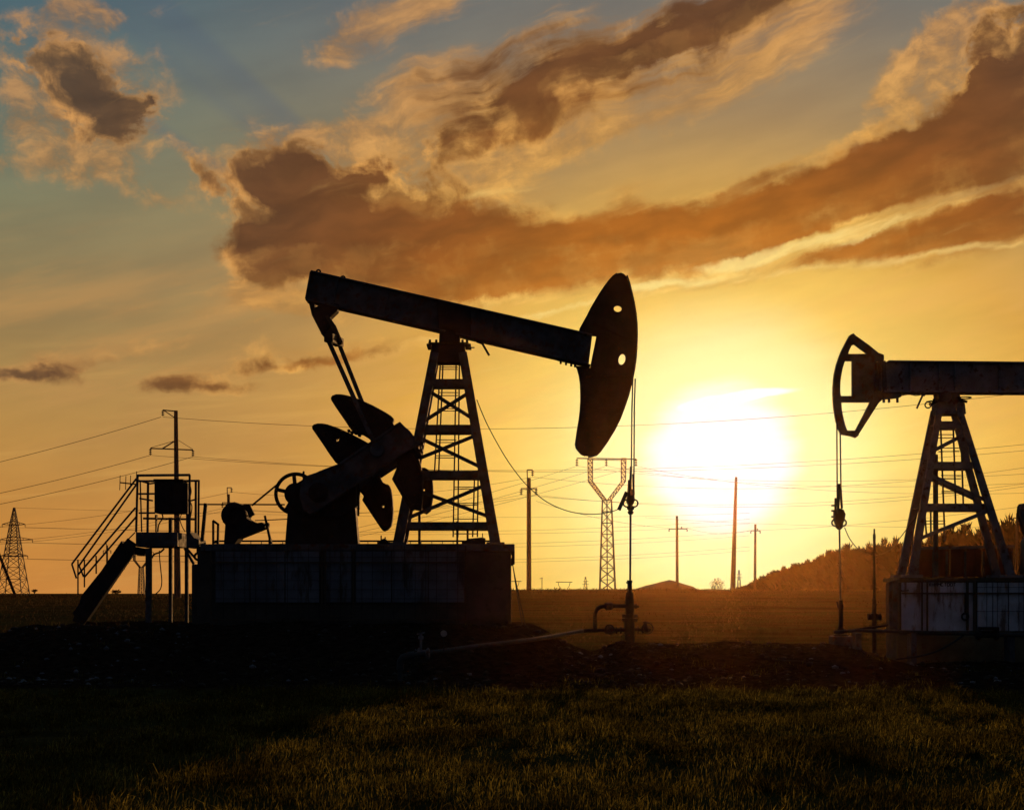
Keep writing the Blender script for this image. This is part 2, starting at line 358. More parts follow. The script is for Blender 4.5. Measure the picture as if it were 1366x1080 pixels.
# ------------------------------------------------------------------ materials
def mat(name, base, rough=.6, metal=0.0, var=.35, scale=3.0, rust=0.0, bump=.15, rust_col=(.09,.035,.014), spec=.4, streak=False, obj=True):
    m = bpy.data.materials.new(name); m.use_nodes = True; t = m.node_tree; t.nodes.clear(); N = NT(t)
    tc = N.n('ShaderNodeTexCoord').outputs['Object']
    n1 = N.noise(tc, scale, 6, .6)
    n2 = N.noise(N.mapping(tc, scl=(1,1,.25) if streak else (1,1,1), typ='POINT'), scale*2.7, 8, .65)
    c = N.mix(N.sm(n1, .3, .7), tuple(x*(1-var) for x in base), tuple(x*(1+var) for x in base))
    if rust: c = N.mix(N.m('MULTIPLY', N.sm(n2, .62-rust*.3, .72-rust*.2), .9), c, rust_col)
    b = N.n('ShaderNodeBsdfPrincipled')
    N.put(b.inputs['Base Color'], c); N.put(b.inputs['Roughness'], N.sm(n2, .2, .8, max(rough-.15,.05), min(rough+.15,1)))
    b.inputs['Metallic'].default_value = metal; b.inputs['Specular IOR Level'].default_value = spec
    if bump:
        bp = N.n('ShaderNodeBump'); bp.inputs['Strength'].default_value = bump; bp.inputs['Distance'].default_value = .02
        N.put(bp.inputs['Height'], n2); N.put(b.inputs['Normal'], bp.outputs[0])
    o = N.n('ShaderNodeOutputMaterial'); N.put(o.inputs[0], b.outputs[0]); return m
def foliage_mat(name, diff, trans, k=.5, var_scale=1.5, spark=False):
    m = bpy.data.materials.new(name); m.use_nodes = True; t = m.node_tree; t.nodes.clear(); N = NT(t)
    pos = N.n('ShaderNodeNewGeometry').outputs['Position']
    n = N.sm(N.noise(pos, var_scale, 3, .6), .3, .7, .55, 1.35)
    if spark:      # a few bright blades among dull ones
        n = N.m('MULTIPLY', n, N.m('MULTIPLY', N.sm(N.noise(pos, 23.0, 2, .5), .38, .74, .30, 2.5), N.sm(N.noise(pos, .55, 3, .5), .35, .65, .55, 1.3)))
    a = N.n('ShaderNodeBsdfDiffuse'); N.put(a.inputs[0], N.vm('SCALE', diff, scale=n))
    b = N.n('ShaderNodeBsdfTranslucent'); N.put(b.inputs[0], N.vm('SCALE', trans, scale=n))
    x = N.n('ShaderNodeMixShader'); x.inputs[0].default_value = k; N.put(x.inputs[1], a.outputs[0]); N.put(x.inputs[2], b.outputs[0])
    o = N.n('ShaderNodeOutputMaterial'); N.put(o.inputs[0], x.outputs[0]); return m
# ------------------------------------------------------------------ the place
random.seed(7); rng = np.random.default_rng(7)
COL = bpy.context.scene.collection
SUN_AZ, SUN_EL = math.atan((963-CXP)/F), math.atan((HYP-612)/math.hypot(F, 963-CXP))

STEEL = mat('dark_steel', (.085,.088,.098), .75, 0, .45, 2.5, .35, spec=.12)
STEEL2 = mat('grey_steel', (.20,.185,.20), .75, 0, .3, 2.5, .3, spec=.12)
BLACK = mat('black_iron', (.028,.026,.028), .8, 0, .3, 4, .1, spec=.12)
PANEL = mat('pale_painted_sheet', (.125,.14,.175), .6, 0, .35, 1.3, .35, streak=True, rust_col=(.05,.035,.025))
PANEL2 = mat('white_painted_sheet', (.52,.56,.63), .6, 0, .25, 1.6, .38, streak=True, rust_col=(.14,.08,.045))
FRAMEP = mat('ochre_frame', (.055,.04,.022), .6, 0, .3, 5, .3)
CONC = mat('old_concrete', (.07,.062,.05), .9, 0, .3, 2, .2, .5, (.05,.045,.035))
CONC_POLE = mat('pole_concrete', (.06,.056,.05), .85, 0, .2, 2, .0, .2)
WOOD = mat('weathered_wood', (.035,.026,.02), .9, 0, .3, 3, 0, .3)
REDSHEET = mat('red_oxide_sheet', (.16,.045,.02), .7, 0, .3, 2, .3, streak=True)
GLASSY = mat('brown_insulator', (.06,.04,.03), .25, 0, .2, 3, 0, 0)
RUBBER = mat('black_rubber', (.015,.015,.015), .7, 0, .2, 5, 0, 0)
PIPE = mat('pale_pipe_paint', (.04,.043,.046), .8, 0, .25, 4, .25)
WIRE = mat('wire_metal', (.05,.045,.04), .6, .3, .2, 3, 0, 0)
GALV = mat('galvanised_steel', (.16,.16,.16), .5, .3, .2, 3, .1, 0)
DIAL = mat('gauge_dial', (.3,.3,.29), .3, 0, .05, 3, 0, 0)

# ---- ground -------------------------------------------------------
def sst(a, b, v):
    t = max(0., min(1., (v-a)/(b-a))); return t*t*(3-2*t)
def ridge_top(px):
    return np.interp(px, [-400, 0, 250, 700, 850, 1000, 1366, 1900], [796, 795, 793.5, 786.5, 785.5, 786.5, 787, 786])
def ground_z(x, y):
    if y < 1: return 0.0
    px = CXP+F*x/max(y, 90)
    top = CZ+(HYP-float(ridge_top(px)))/F*97
    z = top*sst(40, 96, y)
    z -= 9.0*sst(110, 420, y)
    # bulldozed pad under the left unit
    z += .86*sst(-13.2, -10.2, x)*(1-sst(.1, 2.3, x))*sst(26.2, 31.2+.5*math.sin(x*.9), y)*(1-sst(36, 40, y))
    # low berm round the well heads
    z += .40*sst(1.5, 2.6, x)*(1-sst(7.2, 9.0, x))*sst(27.5, 31.6, y)*(1-sst(33.2, 36, y))
    # small spoil heap at the left end of the pad
    return z
def ground_rough(x, y):
    n = mathutils.noise
    soil = sst(23.2, 24.6, y+.5*n.noise(V3((x*.35, y*.35, 3))))*(1-sst(34, 38, y))
    a = n.fractal(V3((x*.9, y*.9, 0)), .7, 2.1, 5)*.07*soil + n.fractal(V3((x*.18, y*.18, 5)), .8, 2, 4)*.05
    a += .05*soil*max(0, n.fractal(V3((x*3.1, y*3.1, 9)), .6, 2.2, 3))
    if y > 60: a = a*.6 + n.noise(V3((x*.05, y*.05, 1)))*.05
    return a
def gz(x, y): return ground_z(x, y)+ground_rough(x, y)

xs = np.concatenate([-np.geomspace(3000, 20.2, 34), np.arange(-20, 20.01, .16), np.geomspace(20.2, 3000, 34)])
ys = np.concatenate([[-200,-80,-30,-10,0,4], np.arange(8, 44, .16), 44*1.032**np.arange(1, 150)])
ys = ys[ys < 4200]
nx_, ny_ = len(xs), len(ys)
vv = np.zeros((ny_, nx_, 3), 'f4'); vv[..., 0] = xs[None, :]; vv[..., 1] = ys[:, None]
for j, y in enumerate(ys):
    for i, x in enumerate(xs): vv[j, i, 2] = gz(float(x), float(y))
def grid_mesh(name, vv):
    ny, nx = vv.shape[:2]; me = bpy.data.meshes.new(name)
    idx = np.arange(ny*nx).reshape(ny, nx)
    q = np.stack([idx[:-1,:-1], idx[:-1,1:], idx[1:,1:], idx[1:,:-1]], -1).reshape(-1, 4)
    me.vertices.add(ny*nx); me.vertices.foreach_set('co', vv.reshape(-1))
    me.loops.add(q.size); me.loops.foreach_set('vertex_index', q.reshape(-1).astype('i4'))
    me.polygons.add(len(q)); me.polygons.foreach_set('loop_start', np.arange(0, q.size, 4, dtype='i4'))
    me.polygons.foreach_set('use_smooth', np.ones(len(q), bool)); me.update(calc_edges=True); return me
gm = bpy.data.materials.new('field_and_soil'); gm.use_nodes = True; t = gm.node_tree; t.nodes.clear(); N = NT(t)
pos = N.n('ShaderNodeNewGeometry').outputs['Position']; gx, gy, gzz = N.sep(pos)
wob = N.m('MULTIPLY', N.m('SUBTRACT', N.noise(pos, .35, 5, .6), .5), 3.5)
yy = N.m('ADD', gy, wob)
soilf = N.m('MULTIPLY', N.sm(yy, 22.8, 24.2), N.sm(yy, 42, 35))
nf = N.noise(pos, 6.0, 8, .65); nc = N.noise(pos, .5, 5, .6)
soil = N.mix(N.sm(nf, .3, .7), (.012,.008,.006), (.045,.030,.020))
rows = N.noise(N.mapping(pos, scl=(.03, 1.1, 1), typ='POINT'), 1.0, 6, .65)
field = N.mix(N.sm(rows, .35, .65), (.030,.026,.008), (.085,.066,.022))
field = N.mix(N.sm(nc, .4, .65), field, (.055,.06,.018))
fine = N.noise(pos, 14.0, 4, .7)
field = N.mix(N.m('MULTIPLY', N.sm(fine, .45, .7), .5), field, (.12,.095,.04))
b = N.n('ShaderNodeBsdfDiffuse'); N.put(b.inputs[0], N.mix(soilf, field, soil)); b.inputs[1].default_value = .6
bp = N.n('ShaderNodeBump'); bp.inputs['Strength'].default_value = .7; bp.inputs['Distance'].default_value = .06; N.put(bp.inputs['Height'], N.m('ADD', nf, N.m('MULTIPLY', fine, .5)))
N.put(b.inputs['Normal'], bp.outputs[0]); o_ = N.n('ShaderNodeOutputMaterial'); N.put(o_.inputs[0], b.outputs[0])
me = grid_mesh('ground', vv); me.materials.append(gm)
ground = bpy.data.objects.new('ground', me); COL.objects.link(ground); ground['kind'] = 'structure'

# ---- grass ---------------------------------------------------------
def tri_mesh(name, V, T, mt, kind='stuff', smooth=False):
    me = bpy.data.meshes.new(name); me.vertices.add(len(V)); me.vertices.foreach_set('co', V.astype('f4').reshape(-1))
    me.loops.add(T.size); me.loops.foreach_set('vertex_index', T.reshape(-1).astype('i4'))
    me.polygons.add(len(T)); me.polygons.foreach_set('loop_start', np.arange(0, T.size, 3, dtype='i4'))
    me.update(calc_edges=True); me.materials.append(mt)
    o = bpy.data.objects.new(name, me); COL.objects.link(o)
    if kind: o['kind'] = kind
    return o
def vgrid_z(x, y):
    """ground height under many points, from the ground sheet itself"""
    i = np.clip(np.searchsorted(xs, x)-1, 0, nx_-2); j = np.clip(np.searchsorted(ys, y)-1, 0, ny_-2)
    fx = (x-xs[i])/(xs[i+1]-xs[i]); fy = (y-ys[j])/(ys[j+1]-ys[j]); Z = vv[..., 2]
    return (Z[j,i]*(1-fx)+Z[j,i+1]*fx)*(1-fy)+(Z[j+1,i]*(1-fx)+Z[j+1,i+1]*fx)*fy
def vnoise(x, y, s, seed):
    """cheap smooth value noise"""
    r = np.random.default_rng(seed).random((256, 256)); X, Y = x*s+97, y*s+41
    i, j = np.floor(X).astype(int), np.floor(Y).astype(int); fx, fy = X-i, Y-j; fx = fx*fx*(3-2*fx); fy = fy*fy*(3-2*fy)
    g = lambda a, b: r[a % 256, b % 256]
    return (g(i,j)*(1-fx)+g(i+1,j)*fx)*(1-fy)+(g(i,j+1)*(1-fx)+g(i+1,j+1)*fx)*fy
def blades(x, y, h, w, lean):
    n = len(x); z = vgrid_z(x, y)-.01; a = rng.random(n)*6.283; c, s_ = np.cos(a), np.sin(a)
    d = rng.random(n)*6.283; lx, ly = np.cos(d)*lean*h+.12*h, np.sin(d)*lean*h
    V = np.zeros((n, 5, 3))
    V[:,0] = np.stack([x-c*w/2, y-s_*w/2, z], 1); V[:,1] = np.stack([x+c*w/2, y+s_*w/2, z], 1)
    V[:,2] = np.stack([x-c*w*.36+lx*.35, y-s_*w*.36+ly*.35, z+h*.58], 1); V[:,3] = np.stack([x+c*w*.36+lx*.35, y+s_*w*.36+ly*.35, z+h*.58], 1)
    V[:,4] = np.stack([x+lx, y+ly, z+h*(1-.35*np.minimum(lean,1))], 1)
    T = (np.array([[0,1,3],[0,3,2],[2,3,4]])[None]+(np.arange(n)*5)[:,None,None]).reshape(-1, 3)
    return V.reshape(-1, 3), T
GR = foliage_mat('grass_blade', (.010,.012,.004), (.10,.085,.018), .6, 1.1, True)
n = 360000
y = np.sqrt(rng.random(n)*(24.6**2-8.6**2)+8.6**2); x = (rng.random(n)-.5)*2*(.40*y+1.8)
dens = (.10+.9*vnoise(x, y, 1.1, 1)*vnoise(x, y, 5.5, 2))*(.25+.9*vnoise(x, y*1.6, .45, 11))*1.5
edge = 24.0-.9*vnoise(x, y*0, .8, 3)-.9*vnoise(x, y*0, 3.5, 4)-1.1*np.clip((-x-3.5)/3, 0, 1)
keep = (rng.random(n) < dens*1.25) & (y < edge)
x, y = x[keep], y[keep]; n = len(x)
h = (.05+.15*rng.random(n)**1.8)*(.35+1.15*vnoise(x, y, .9, 5)*(.5+vnoise(x, y, 3.1, 12))); h[rng.random(n) < .012] *= 1.7
V, T = blades(x, y, h, .005+.005*rng.random(n), .15+.8*rng.random(n)**2)
tri_mesh('grass', V, T, GR)
# tussocks: taller, splayed tufts scattered through it
m_ = 520; ty = np.sqrt(rng.random(m_)*(23.4**2-9**2)+9**2); tx = (rng.random(m_)-.5)*2*(.40*ty+1.5); th_ = .7+.9*rng.random(m_)**2
x = (tx[:,None]+rng.normal(0,.055,(m_,46))*th_[:,None]).ravel(); y = (ty[:,None]+rng.normal(0,.055,(m_,46))*th_[:,None]).ravel()
V, T = blades(x, y, (.09+.13*rng.random(len(x)))*np.repeat(th_,46), .006+.005*rng.random(len(x)), .3+.9*rng.random(len(x)))
tri_mesh('tall_grass', V, T, GR)
# stubble that roughens the far field and its skyline
n = 60000
y = 39+rng.random(n)**.8*62; x = (rng.random(n)-.5)*2*(.40*y+5)
ok = rng.random(n) < .25+.75*vnoise(x, y, .12, 8); x, y = x[ok], y[ok]
V, T = blades(x, y, .05+.10*rng.random(len(x))**2, .02+.02*rng.random(len(x)), .4+.6*rng.random(len(x)))
tri_mesh('stubble', V, T, foliage_mat('stubble_blade', (.045,.036,.014), (.11,.075,.028), .5, .2))
n = 9000
y = 84+rng.random(n)*14; x = (rng.random(n)-.5)*2*(.40*y+5); ok = rng.random(n) < .15+.85*vnoise(x, y*.2, .25, 14)**1.5; x, y = x[ok], y[ok]
V, T = blades(x, y, .06+.26*rng.random(len(x))**3, .03+.03*rng.random(len(x)), .4+.6*rng.random(len(x)))
tri_mesh('dry_grass', V, T, foliage_mat('dry_stalk', (.02,.016,.007), (.03,.02,.008), .3, .2))
# weeds on and round the bulldozed soil
cx_ = rng.random(150)*30-14; cy_ = 24.5+rng.random(150)*7.5
x = (cx_[:,None]+rng.normal(0,.16,(150,36))).ravel(); y = (cy_[:,None]+rng.normal(0,.16,(150,36))).ravel()
V, T = blades(x, y, .05+.16*rng.random(len(x))**1.5, .006+.004*rng.random(len(x)), .3+.6*rng.random(len(x)))
tri_mesh('weeds', V, T, GR)

# loose stones
ico = bmesh.new(); bmesh.ops.create_icosphere(ico, subdivisions=1, radius=1); iv = np.array([v.co for v in ico.verts]); it_ = np.array([[v.index for v in f.verts] for f in ico.faces]); ico.free()
def stones(name, pts, mt, smin, smax):
    Vs, Ts = [], []
    for k, (x, y) in enumerate(pts):
        s = smin+(smax-smin)*random.random()**2.2; sc = np.array([random.uniform(.7,1.4), random.uniform(.7,1.3), random.uniform(.4,.8)])*s
        v = iv*(1+rng.normal(0, .16, (len(iv), 1)))*sc; a = random.random()*6.28
        v = v@np.array([[math.cos(a), math.sin(a), 0], [-math.sin(a), math.cos(a), 0], [0,0,1]])
        v += np.array([x, y, gz(x, y)+s*.15]); Ts.append(it_+len(Vs)*len(iv)); Vs.append(v)
    return tri_mesh(name, np.concatenate(Vs), np.concatenate(Ts), mt)
pts = [(random.gauss(-9.2, 1.7), random.uniform(25, 30.5)) for _ in range(150)]+[(random.uniform(-9, 1), random.uniform(24.2, 31)) for _ in range(50)]+[(random.uniform(1, 12), random.uniform(25, 32)) for _ in range(70)]
stones('gravel', pts, mat('pale_stone', (.12,.125,.14), .8, 0, .5, 6, 0, .3), .012, .07)

pts = [(random.uniform(-12.5, 3), random.uniform(24.3, 31.6)) for _ in range(900)]+[(random.uniform(1, 13), random.uniform(24.6, 33)) for _ in range(700)]
stones('soil_clods', pts, mat('clod_soil', (.03,.02,.013), .95, 0, .4, 6, 0, .4), .015, .085)
# ---- shared pieces ------------------------------------------------------
Y0 = 33.3
def mirror(p, Yc=Y0): return V3((p.x, 2*Yc-p.y, p.z))
def bolts(mb, pts, r=.028, h=.05, axis=(0,0,1)):
    for p in pts: mb.lathe(p, axis, [(0,r),(h,r)], 6)

# ================================================================== left pumpjack
BT = 725.0
LP = empty('pumpjack', P(590, 727, Y0), 'large pumpjack with a solid dark horse head and tilted beam, left of the sun', 'pumpjack', 'pumpjacks')
# walking beam
mb = MB(); bo = [(416.6,364.6),(585,404.6),(789.4,449.4),(784.2,486.8),(627,450),(585,440),(409.6,400.6)]
mb.plate([[(416.6,364.6),(789.4,449.4),(784.6,486.6),(409.8,400.2)]], Y0, .13)
for (a, b_) in (((416,364),(789.6,448.6)), ((409.2,401.2),(784.2,487.2))): mb.bar(P(*a,Y0), P(*b_,Y0), .045, .42)
mb.bar(P(416.3,364.5,Y0), P(409.6,400.8,Y0), .05, .40); mb.bar(P(788.6,449.5,Y0), P(784.2,486,Y0), .03, .30)
wb = mb.build('walking_beam', STEEL, LP, .008)
mb = MB(); mb.plate([[(583,403),(628,412.6),(628,450.6),(585,441)]], Y0, .20); mb.build('saddle_plate', BLACK, LP, .01)
for px in (452, 520, 660, 716, 760):
    mb = MB(); yt = 364.6+(px-416.6)*.2275; mb.bar(P(px, yt+1, Y0), P(px-6.5, yt+35, Y0), .03, .38); mb.build('stiffener', STEEL, wb)
mb = MB(); mb.ring(P(424.8,362.6,Y0), .045, .022, 'Y', 12, 6); mb.bar(P(424.8,366,Y0), P(424.8,363.5,Y0), .06); mb.build('lifting_eye', BLACK, wb)
mb = MB(); mb.ring(P(457.5,371,Y0), .045, .022, 'Y', 12, 6); mb.bar(P(457.5,374,Y0), P(457.5,371.5,Y0), .07); mb.build('lifting_eye', BLACK, wb)
# horse head
hd = [(828.4,363.8),(832.5,365.6),(835.7,369.3),(839,379),(842,391),(845.2,405),(847.8,420.5),(849,435),(849.3,449.8),(848.8,464),(847.8,479),(845.5,495),(842,512),(837.5,529),(832,545),(826.5,559.5),(819.3,574),
      (810.5,588.5),(801,601.7),(796.5,606),(790,608.2),(785,608.6),(780.8,608),(775.5,605.8),(771.6,601.7),(768.5,597.6),(767.3,592.6),(769.5,577),(772.4,559.6),(774,546),(774.6,534),(774.6,523),(774.2,512),(772.6,501),(770.2,492),(768,487.6),
      (784,490.2),(787.6,490.8),(796.6,448.9),(789.5,448.2),(783,446.4),(772.4,444.6),(773.5,438.8),(778,430.5),(782.6,422.4),(787.8,412),(793.6,402),(800,391.5),(806.4,382),(812,374.6),(817.4,368.6),(822.5,365)]
mb = MB()
for dy in (-.06, .06): mb.plate([hd, ell(824,412,5.8,4.9), ell(829.6,479.4,5.0,8.0,20,14)], Y0+dy, .012)
# rim that carries the bridle
arc = [hd[i] for i in range(2, 22)]
for i in range(len(arc)-1): mb.bar(P(*arc[i],Y0), P(*arc[i+1],Y0), .03, .36)
bk = hd[22:36]
for i in range(len(bk)-1): mb.bar(P(*bk[i],Y0), P(*bk[i+1],Y0), .02, .10)
bk = hd[41:]
for i in range(len(bk)-1): mb.bar(P(*bk[i],Y0), P(*bk[i+1],Y0), .02, .10)
mb.bar(P(796,449,Y0), P(787.6,490.5,Y0), .02, .10)
for q in ((824,412,5.8,4.9,0),(829.6,479.4,5.0,8.0,14)):
    e = ell(*q[:4], 18, q[4])
    for i in range(18): mb.bar(P(*e[i],Y0), P(*e[(i+1)%18],Y0), .012, .10)
hh = mb.build('horse_head', BLACK, LP)
for a, b_ in (((808,386),(841,391)),((792,430),(846,455)),((800,500),(843,500)),((790,545),(828,552))): mb = MB(); mb.bar(P(*a,Y0-.09), P(*b_,Y0-.09), .035, .06); mb.build('stiffener', BLACK, hh)
mb = MB(); mb.tube([P(781,446.6,Y0-.26), P(781,446.6,Y0+.26)], .035, 10); mb.build('hinge_pin', BLACK, LP)
mb = MB(); mb.bar(P(744,478.5,Y0), P(787,488.5,Y0), .05, .3); hg_ = mb.build('hinge', BLACK, LP)
for px in (748,755,762,767):
    mb = MB(); bolts(mb, [P(px,479+(px-745)*.23,Y0-.1)], .026, -.10); mb.build('bolt', BLACK, hg_)
mb = MB(); mb.bar(P(641,454,Y0-.2), P(652.5,474,Y0-.25), .05, .03); mb.bar(P(636,455,Y0-.2), P(646,458.5,Y0-.2), .06, .06); mb.build('locking_bar', BLACK, LP)
mb = MB(); mb.tube(spline([P(645,457,Y0-.2), P(665,460.5,Y0-.2), P(700,463,Y0-.2), P(728,471,Y0-.2), P(748,479,Y0-.2)]), .009, 5); mb.build('beam_cable', RUBBER, LP)
# tower
def tower(root, Yc, legs, hor, diag, mt, cap, topY, botY, lw=(.20,.24)):
    """legs: near-side centre lines (bottom px, top px)"""
    for (b, t_) in legs:
        for sgn in (-1, 1):
            pb, pt = P(*b, Yc-botY), P(*t_, Yc-topY)
            if sgn > 0: pb, pt = mirror(pb, Yc), mirror(pt, Yc)
            m = MB(); m.bar(pb, pt, lw[1], .12, lw[0], .10); m.bar(pb+V3((0,0,-.02)), pb+V3((0,0,.05)), .42, .34, side=(0,1,0)); m.build('tower_leg', mt, root, .006)
    lb = [P(*legs[i][0], Yc-botY) for i in (0,1)]; lt = [P(*legs[i][1], Yc-topY) for i in (0,1)]
    def at_z(i, z): k = (z-lb[i].z)/(lt[i].z-lb[i].z); return lb[i].lerp(lt[i], k)
    for py in hor:
        z = CZ+(HYP-py)/F*(Yc-.35)
        a, c = at_z(0, z), at_z(1, z)
        for sgn in (0, 1):
            m = MB(); p, q = (a, c) if not sgn else (mirror(a, Yc), mirror(c, Yc)); m.bar(p, q, .16, .03); 
            o = V3((0, .05 if not sgn else -.05, .068)); m.bar(p+o, q+o, .02, .08); m.build('tower_girt', mt, root)
        for q in (a, c): m = MB(); m.bar(q, mirror(q, Yc), .10, .03, side=(0,0,1)); m.build('tower_girt', mt, root)
    for (a, c, far) in diag:
        za, zc = P(*a, Yc-.4), P(*c, Yc-.4)
        def onleg(p):
            best = min((0,1), key=lambda i: abs(at_z(i, p.z).x-p.x)); r = at_z(best, p.z); return r
        p, q = onleg(za), onleg(zc)
        if far: p, q = mirror(p, Yc), mirror(q, Yc)
        m = MB(); m.bar(p, q, .085, .02); o = V3((0, .035, .035)); m.bar(p+o, q+o, .018, .06); m.build('tower_brace', mt, root)
    return at_z
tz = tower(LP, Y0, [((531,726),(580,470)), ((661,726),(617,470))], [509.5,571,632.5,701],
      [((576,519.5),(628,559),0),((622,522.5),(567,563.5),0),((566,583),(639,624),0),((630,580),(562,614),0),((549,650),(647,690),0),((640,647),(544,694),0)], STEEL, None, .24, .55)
mb = MB(); mb.plate([[(577,462),(620,462),(624,485),(573,485)]], Y0, .26); mb.box(P(571,456.5,Y0-.34), P(626,463,Y0+.34))
mb.box(P(569,461,Y0-.30), P(577,464,Y0+.3)); mb.box(P(620,461,Y0-.30), P(629,464,Y0+.3))
tc_ = mb.build('tower_cap', BLACK, LP, .01)
for px, dy in [(a, b) for a in (573.5,582,617,623) for b in (-.26,.26)]:
    mb = MB(); bolts(mb, [P(px,457,Y0+dy)], .03, .07); mb.build('anchor_bolt', BLACK, tc_)
mb = MB(); mb.tube([P(624,463.5,Y0-.2), P(633,463.5,Y0-.2)], .014, 6); mb.build('grease_pipe', BLACK, tc_)
mb = MB(); mb.plate([[(586,457.5),(587,444),(591,438),(610,440),(613.5,446),(614,457.5)]], Y0, .20); mb.tube([P(600,448,Y0-.42), P(600,448,Y0+.42)], .15, 18); mb.tube([P(600,448,Y0-.45), P(600,448,Y0+.45)], .06, 12); mb.build('saddle_bearing', BLACK, LP, .01)
# ladder inside the tower
def ladder(root, rails, rungs, Y, mt, Yb=None):
    L = None
    for (a, b_) in rails:
        m = MB(); m.bar(P(*a, Y), P(*b_, Y), .035, .03)
        o = m.build('ladder_rail', mt, root); L = L or o
    for (xa, xb, y) in rungs:
        m = MB(); m.tube([P(xa, y, Y), P(xb, y, Y)], .011, 6); m.build('ladder_rung', mt, root)
lx = lambda x0, x1, y: x0+(x1-x0)*(y-484)/(716-484)
ladder(LP, [((587.3,486),(579.8,628)),((590.9,486),(585.3,628)),((608.5,486),(604.5,716)),((612.8,486),(610.8,716)),((633,637),(630.5,716)),((637.8,637),(636.8,716))],
       [(587,611,y) for y in (489.5,492.5)]+[(586,611,y) for y in (523.5,527.5)]+[(585,611,y) for y in (545,548)]+[(582,609,y) for y in (586.5,590)]+[(581,608,y) for y in (607.5,610.5)]+[(606,638,y) for y in (649.5,652.2,671,673.5,692,711.5)], Y0+.33, STEEL)
# gear reducer and pedestal
mb = MB(); mb.plate([[(382,726),(386,676),(400,655),(455,652),(474,664),(479,726)]], Y0-.2, .22); mb.build('reducer_pedestal', BLACK, LP, .02)
mb = MB(); mb.plate([smooth_loop([(398,690),(394,650),(420,634),(462,618),(478,640),(477,690)],1)], Y0, .50)
for px in (405,430,455,478): mb.bar(P(px,628,Y0-.51), P(px,688,Y0-.51), .05, .03)
gr = mb.build('gear_reducer', BLACK, LP, .02)
mb = MB(); c = P(394.5, 658.5, Y0+.70); mb.ring(c, .475, .045, 'Y', 40, 8, 2.2); mb.tube([c-V3((0,.5,0)), c+V3((0,.12,0))], .09, 14)
for k in range(5):
    a = .4+k*2*math.pi/5; mb.bar(c, c+V3((math.cos(a)*.47, 0, math.sin(a)*.47)), .09, .06)
mb.build('belt_pulley', BLACK, LP)
mb = MB(); c2 = P(395,659,Y0+.55); mb.lathe(c2, (0,1,0), [(-.08,.27),(.06,.27)], 28); mb.build('brake_drum', BLACK, LP)
# cranks: near and far plates
crank = [(411,634),(428,628.5),(443,623.5),(470,607),(498,588),(533.7,562.5),(540,569),(547,575),(553.5,583),(551,597),(524.5,613.5),(482,642),(448,666),(420,684),(414,686),(405,680),(400,662),(402,645)]
YN, YF = Y0-.78, Y0+.78
def shift_far(pts, Yn, Yf): return [(CXP+(x-CXP)*Yn/Yf, HYP+(y-HYP)*Yn/Yf) for x, y in pts]
def crank_at(Y, pts):
    m = MB(); m.plate([pts], Y, .07); 
    for (a, b_) in (((443,626),(532,565)),((420,681),(549,596))):
        a, b_ = ((a, b_) if Y < Y0 else shift_far((a, b_), YN, YF)); m.bar(P(*a, Y-.08), P(*b_, Y-.08), .06, .05)
    o = m.build('crank_arm', STEEL, LP, .01)
    m = MB(); p = (503,600) if Y < Y0 else shift_far([(503,600)], YN, YF)[0]; s = -1 if Y < Y0 else 1
    m.lathe(P(*p, Y), (0,s,0), [(.05,.17),(.12,.17),(.13,.13),(.22,.13),(.23,.07),(.27,.07)], 20); m.build('crank_pin', BLACK, o)
    m = MB(); p = (425,657) if Y < Y0 else shift_far([(425,657)], YN, YF)[0]
    m.lathe(P(*p, Y), (0,s,0), [(.0,.24),(.12,.22),(.14,.12),(.2,.12)], 20); m.build('crank_hub', BLACK, o)
    return o
cn = crank_at(YN, crank); cf = crank_at(YF, shift_far(crank, YN, YF))
def weight(pts, Y, th, holes=(), mt=BLACK, parent=None):
    m = MB(); m.plate([pts]+list(holes), Y, th); cxp = sum(p[0] for p in pts)/len(pts); cyp = sum(p[1] for p in pts)/len(pts)
    inn = [(cxp+(a-cxp)*.80, cyp+(b-cyp)*.80) for a, b in pts]
    for k in range(len(inn)): m.bar(P(*inn[k], Y-th), P(*inn[(k+1)%len(inn)], Y-th), .03, .05)
    o = m.build('counterweight', mt, LP, .015)
    for k in (0, len(pts)//2):
        q = (cxp+(pts[k][0]-cxp)*.5, cyp+(pts[k][1]-cyp)*.5); b = MB(); b.lathe(P(*q, Y-th), (0,-1,0), [(0,.05),(.04,.05),(.041,.03),(.08,.03)], 8); b.build('bolt', mt, o)
    return o
W1 = [(442.6,534.5),(441.9,531.5),(443.8,528.2),(449,526.3),(455,526.4),(461,527.3),(473.3,530.4),(487.6,536.5),(497,540.8),(506,545.6),(514,550),(522.2,555.2),(525.9,559),(524.3,565),(530,572),(505,598),(491.6,584.5),(484,579.8),(473.3,579.4),(467,571),(461,562),(449,544.6)]
W2 = [(417.3,572.5),(417,569),(419.3,566.6),(424.4,565.2),(430,565.2),(436.7,566.2),(451,571),(467.2,578.2),(481.5,585.6),(493,592),(503,600),(470,625),(448.5,617.5),(440,606),(432.6,594.6)]
W3 = [(523.2,639.3),(531,621),(528,610),(545,590),(551,595),(557,606),(562,622),(564,638),(564.3,655),(563,681),(558,681),(553,679.5),(549.5,682),(540,668)]
W3b = [(552,600),(562,624),(567,624),(571.6,626.5),(575.5,633),(577.4,642),(578.2,654),(577.8,665),(575,681),(569,685.8),(562,683),(545,660)]
W4 = [(495,640),(505,632),(511,643.5),(515,645.6),(519.4,646.8),(522,653),(523.4,660.7),(524.4,671),(524.8,683),(524,693),(522.2,701.4),(518,706),(513,708.8),(510,706.6),(506,701),(495,684.5),(483.5,667),(486,662),(480,655)]
weight(W1, YN+.22, .11); weight(W3, YN+.22, .11)
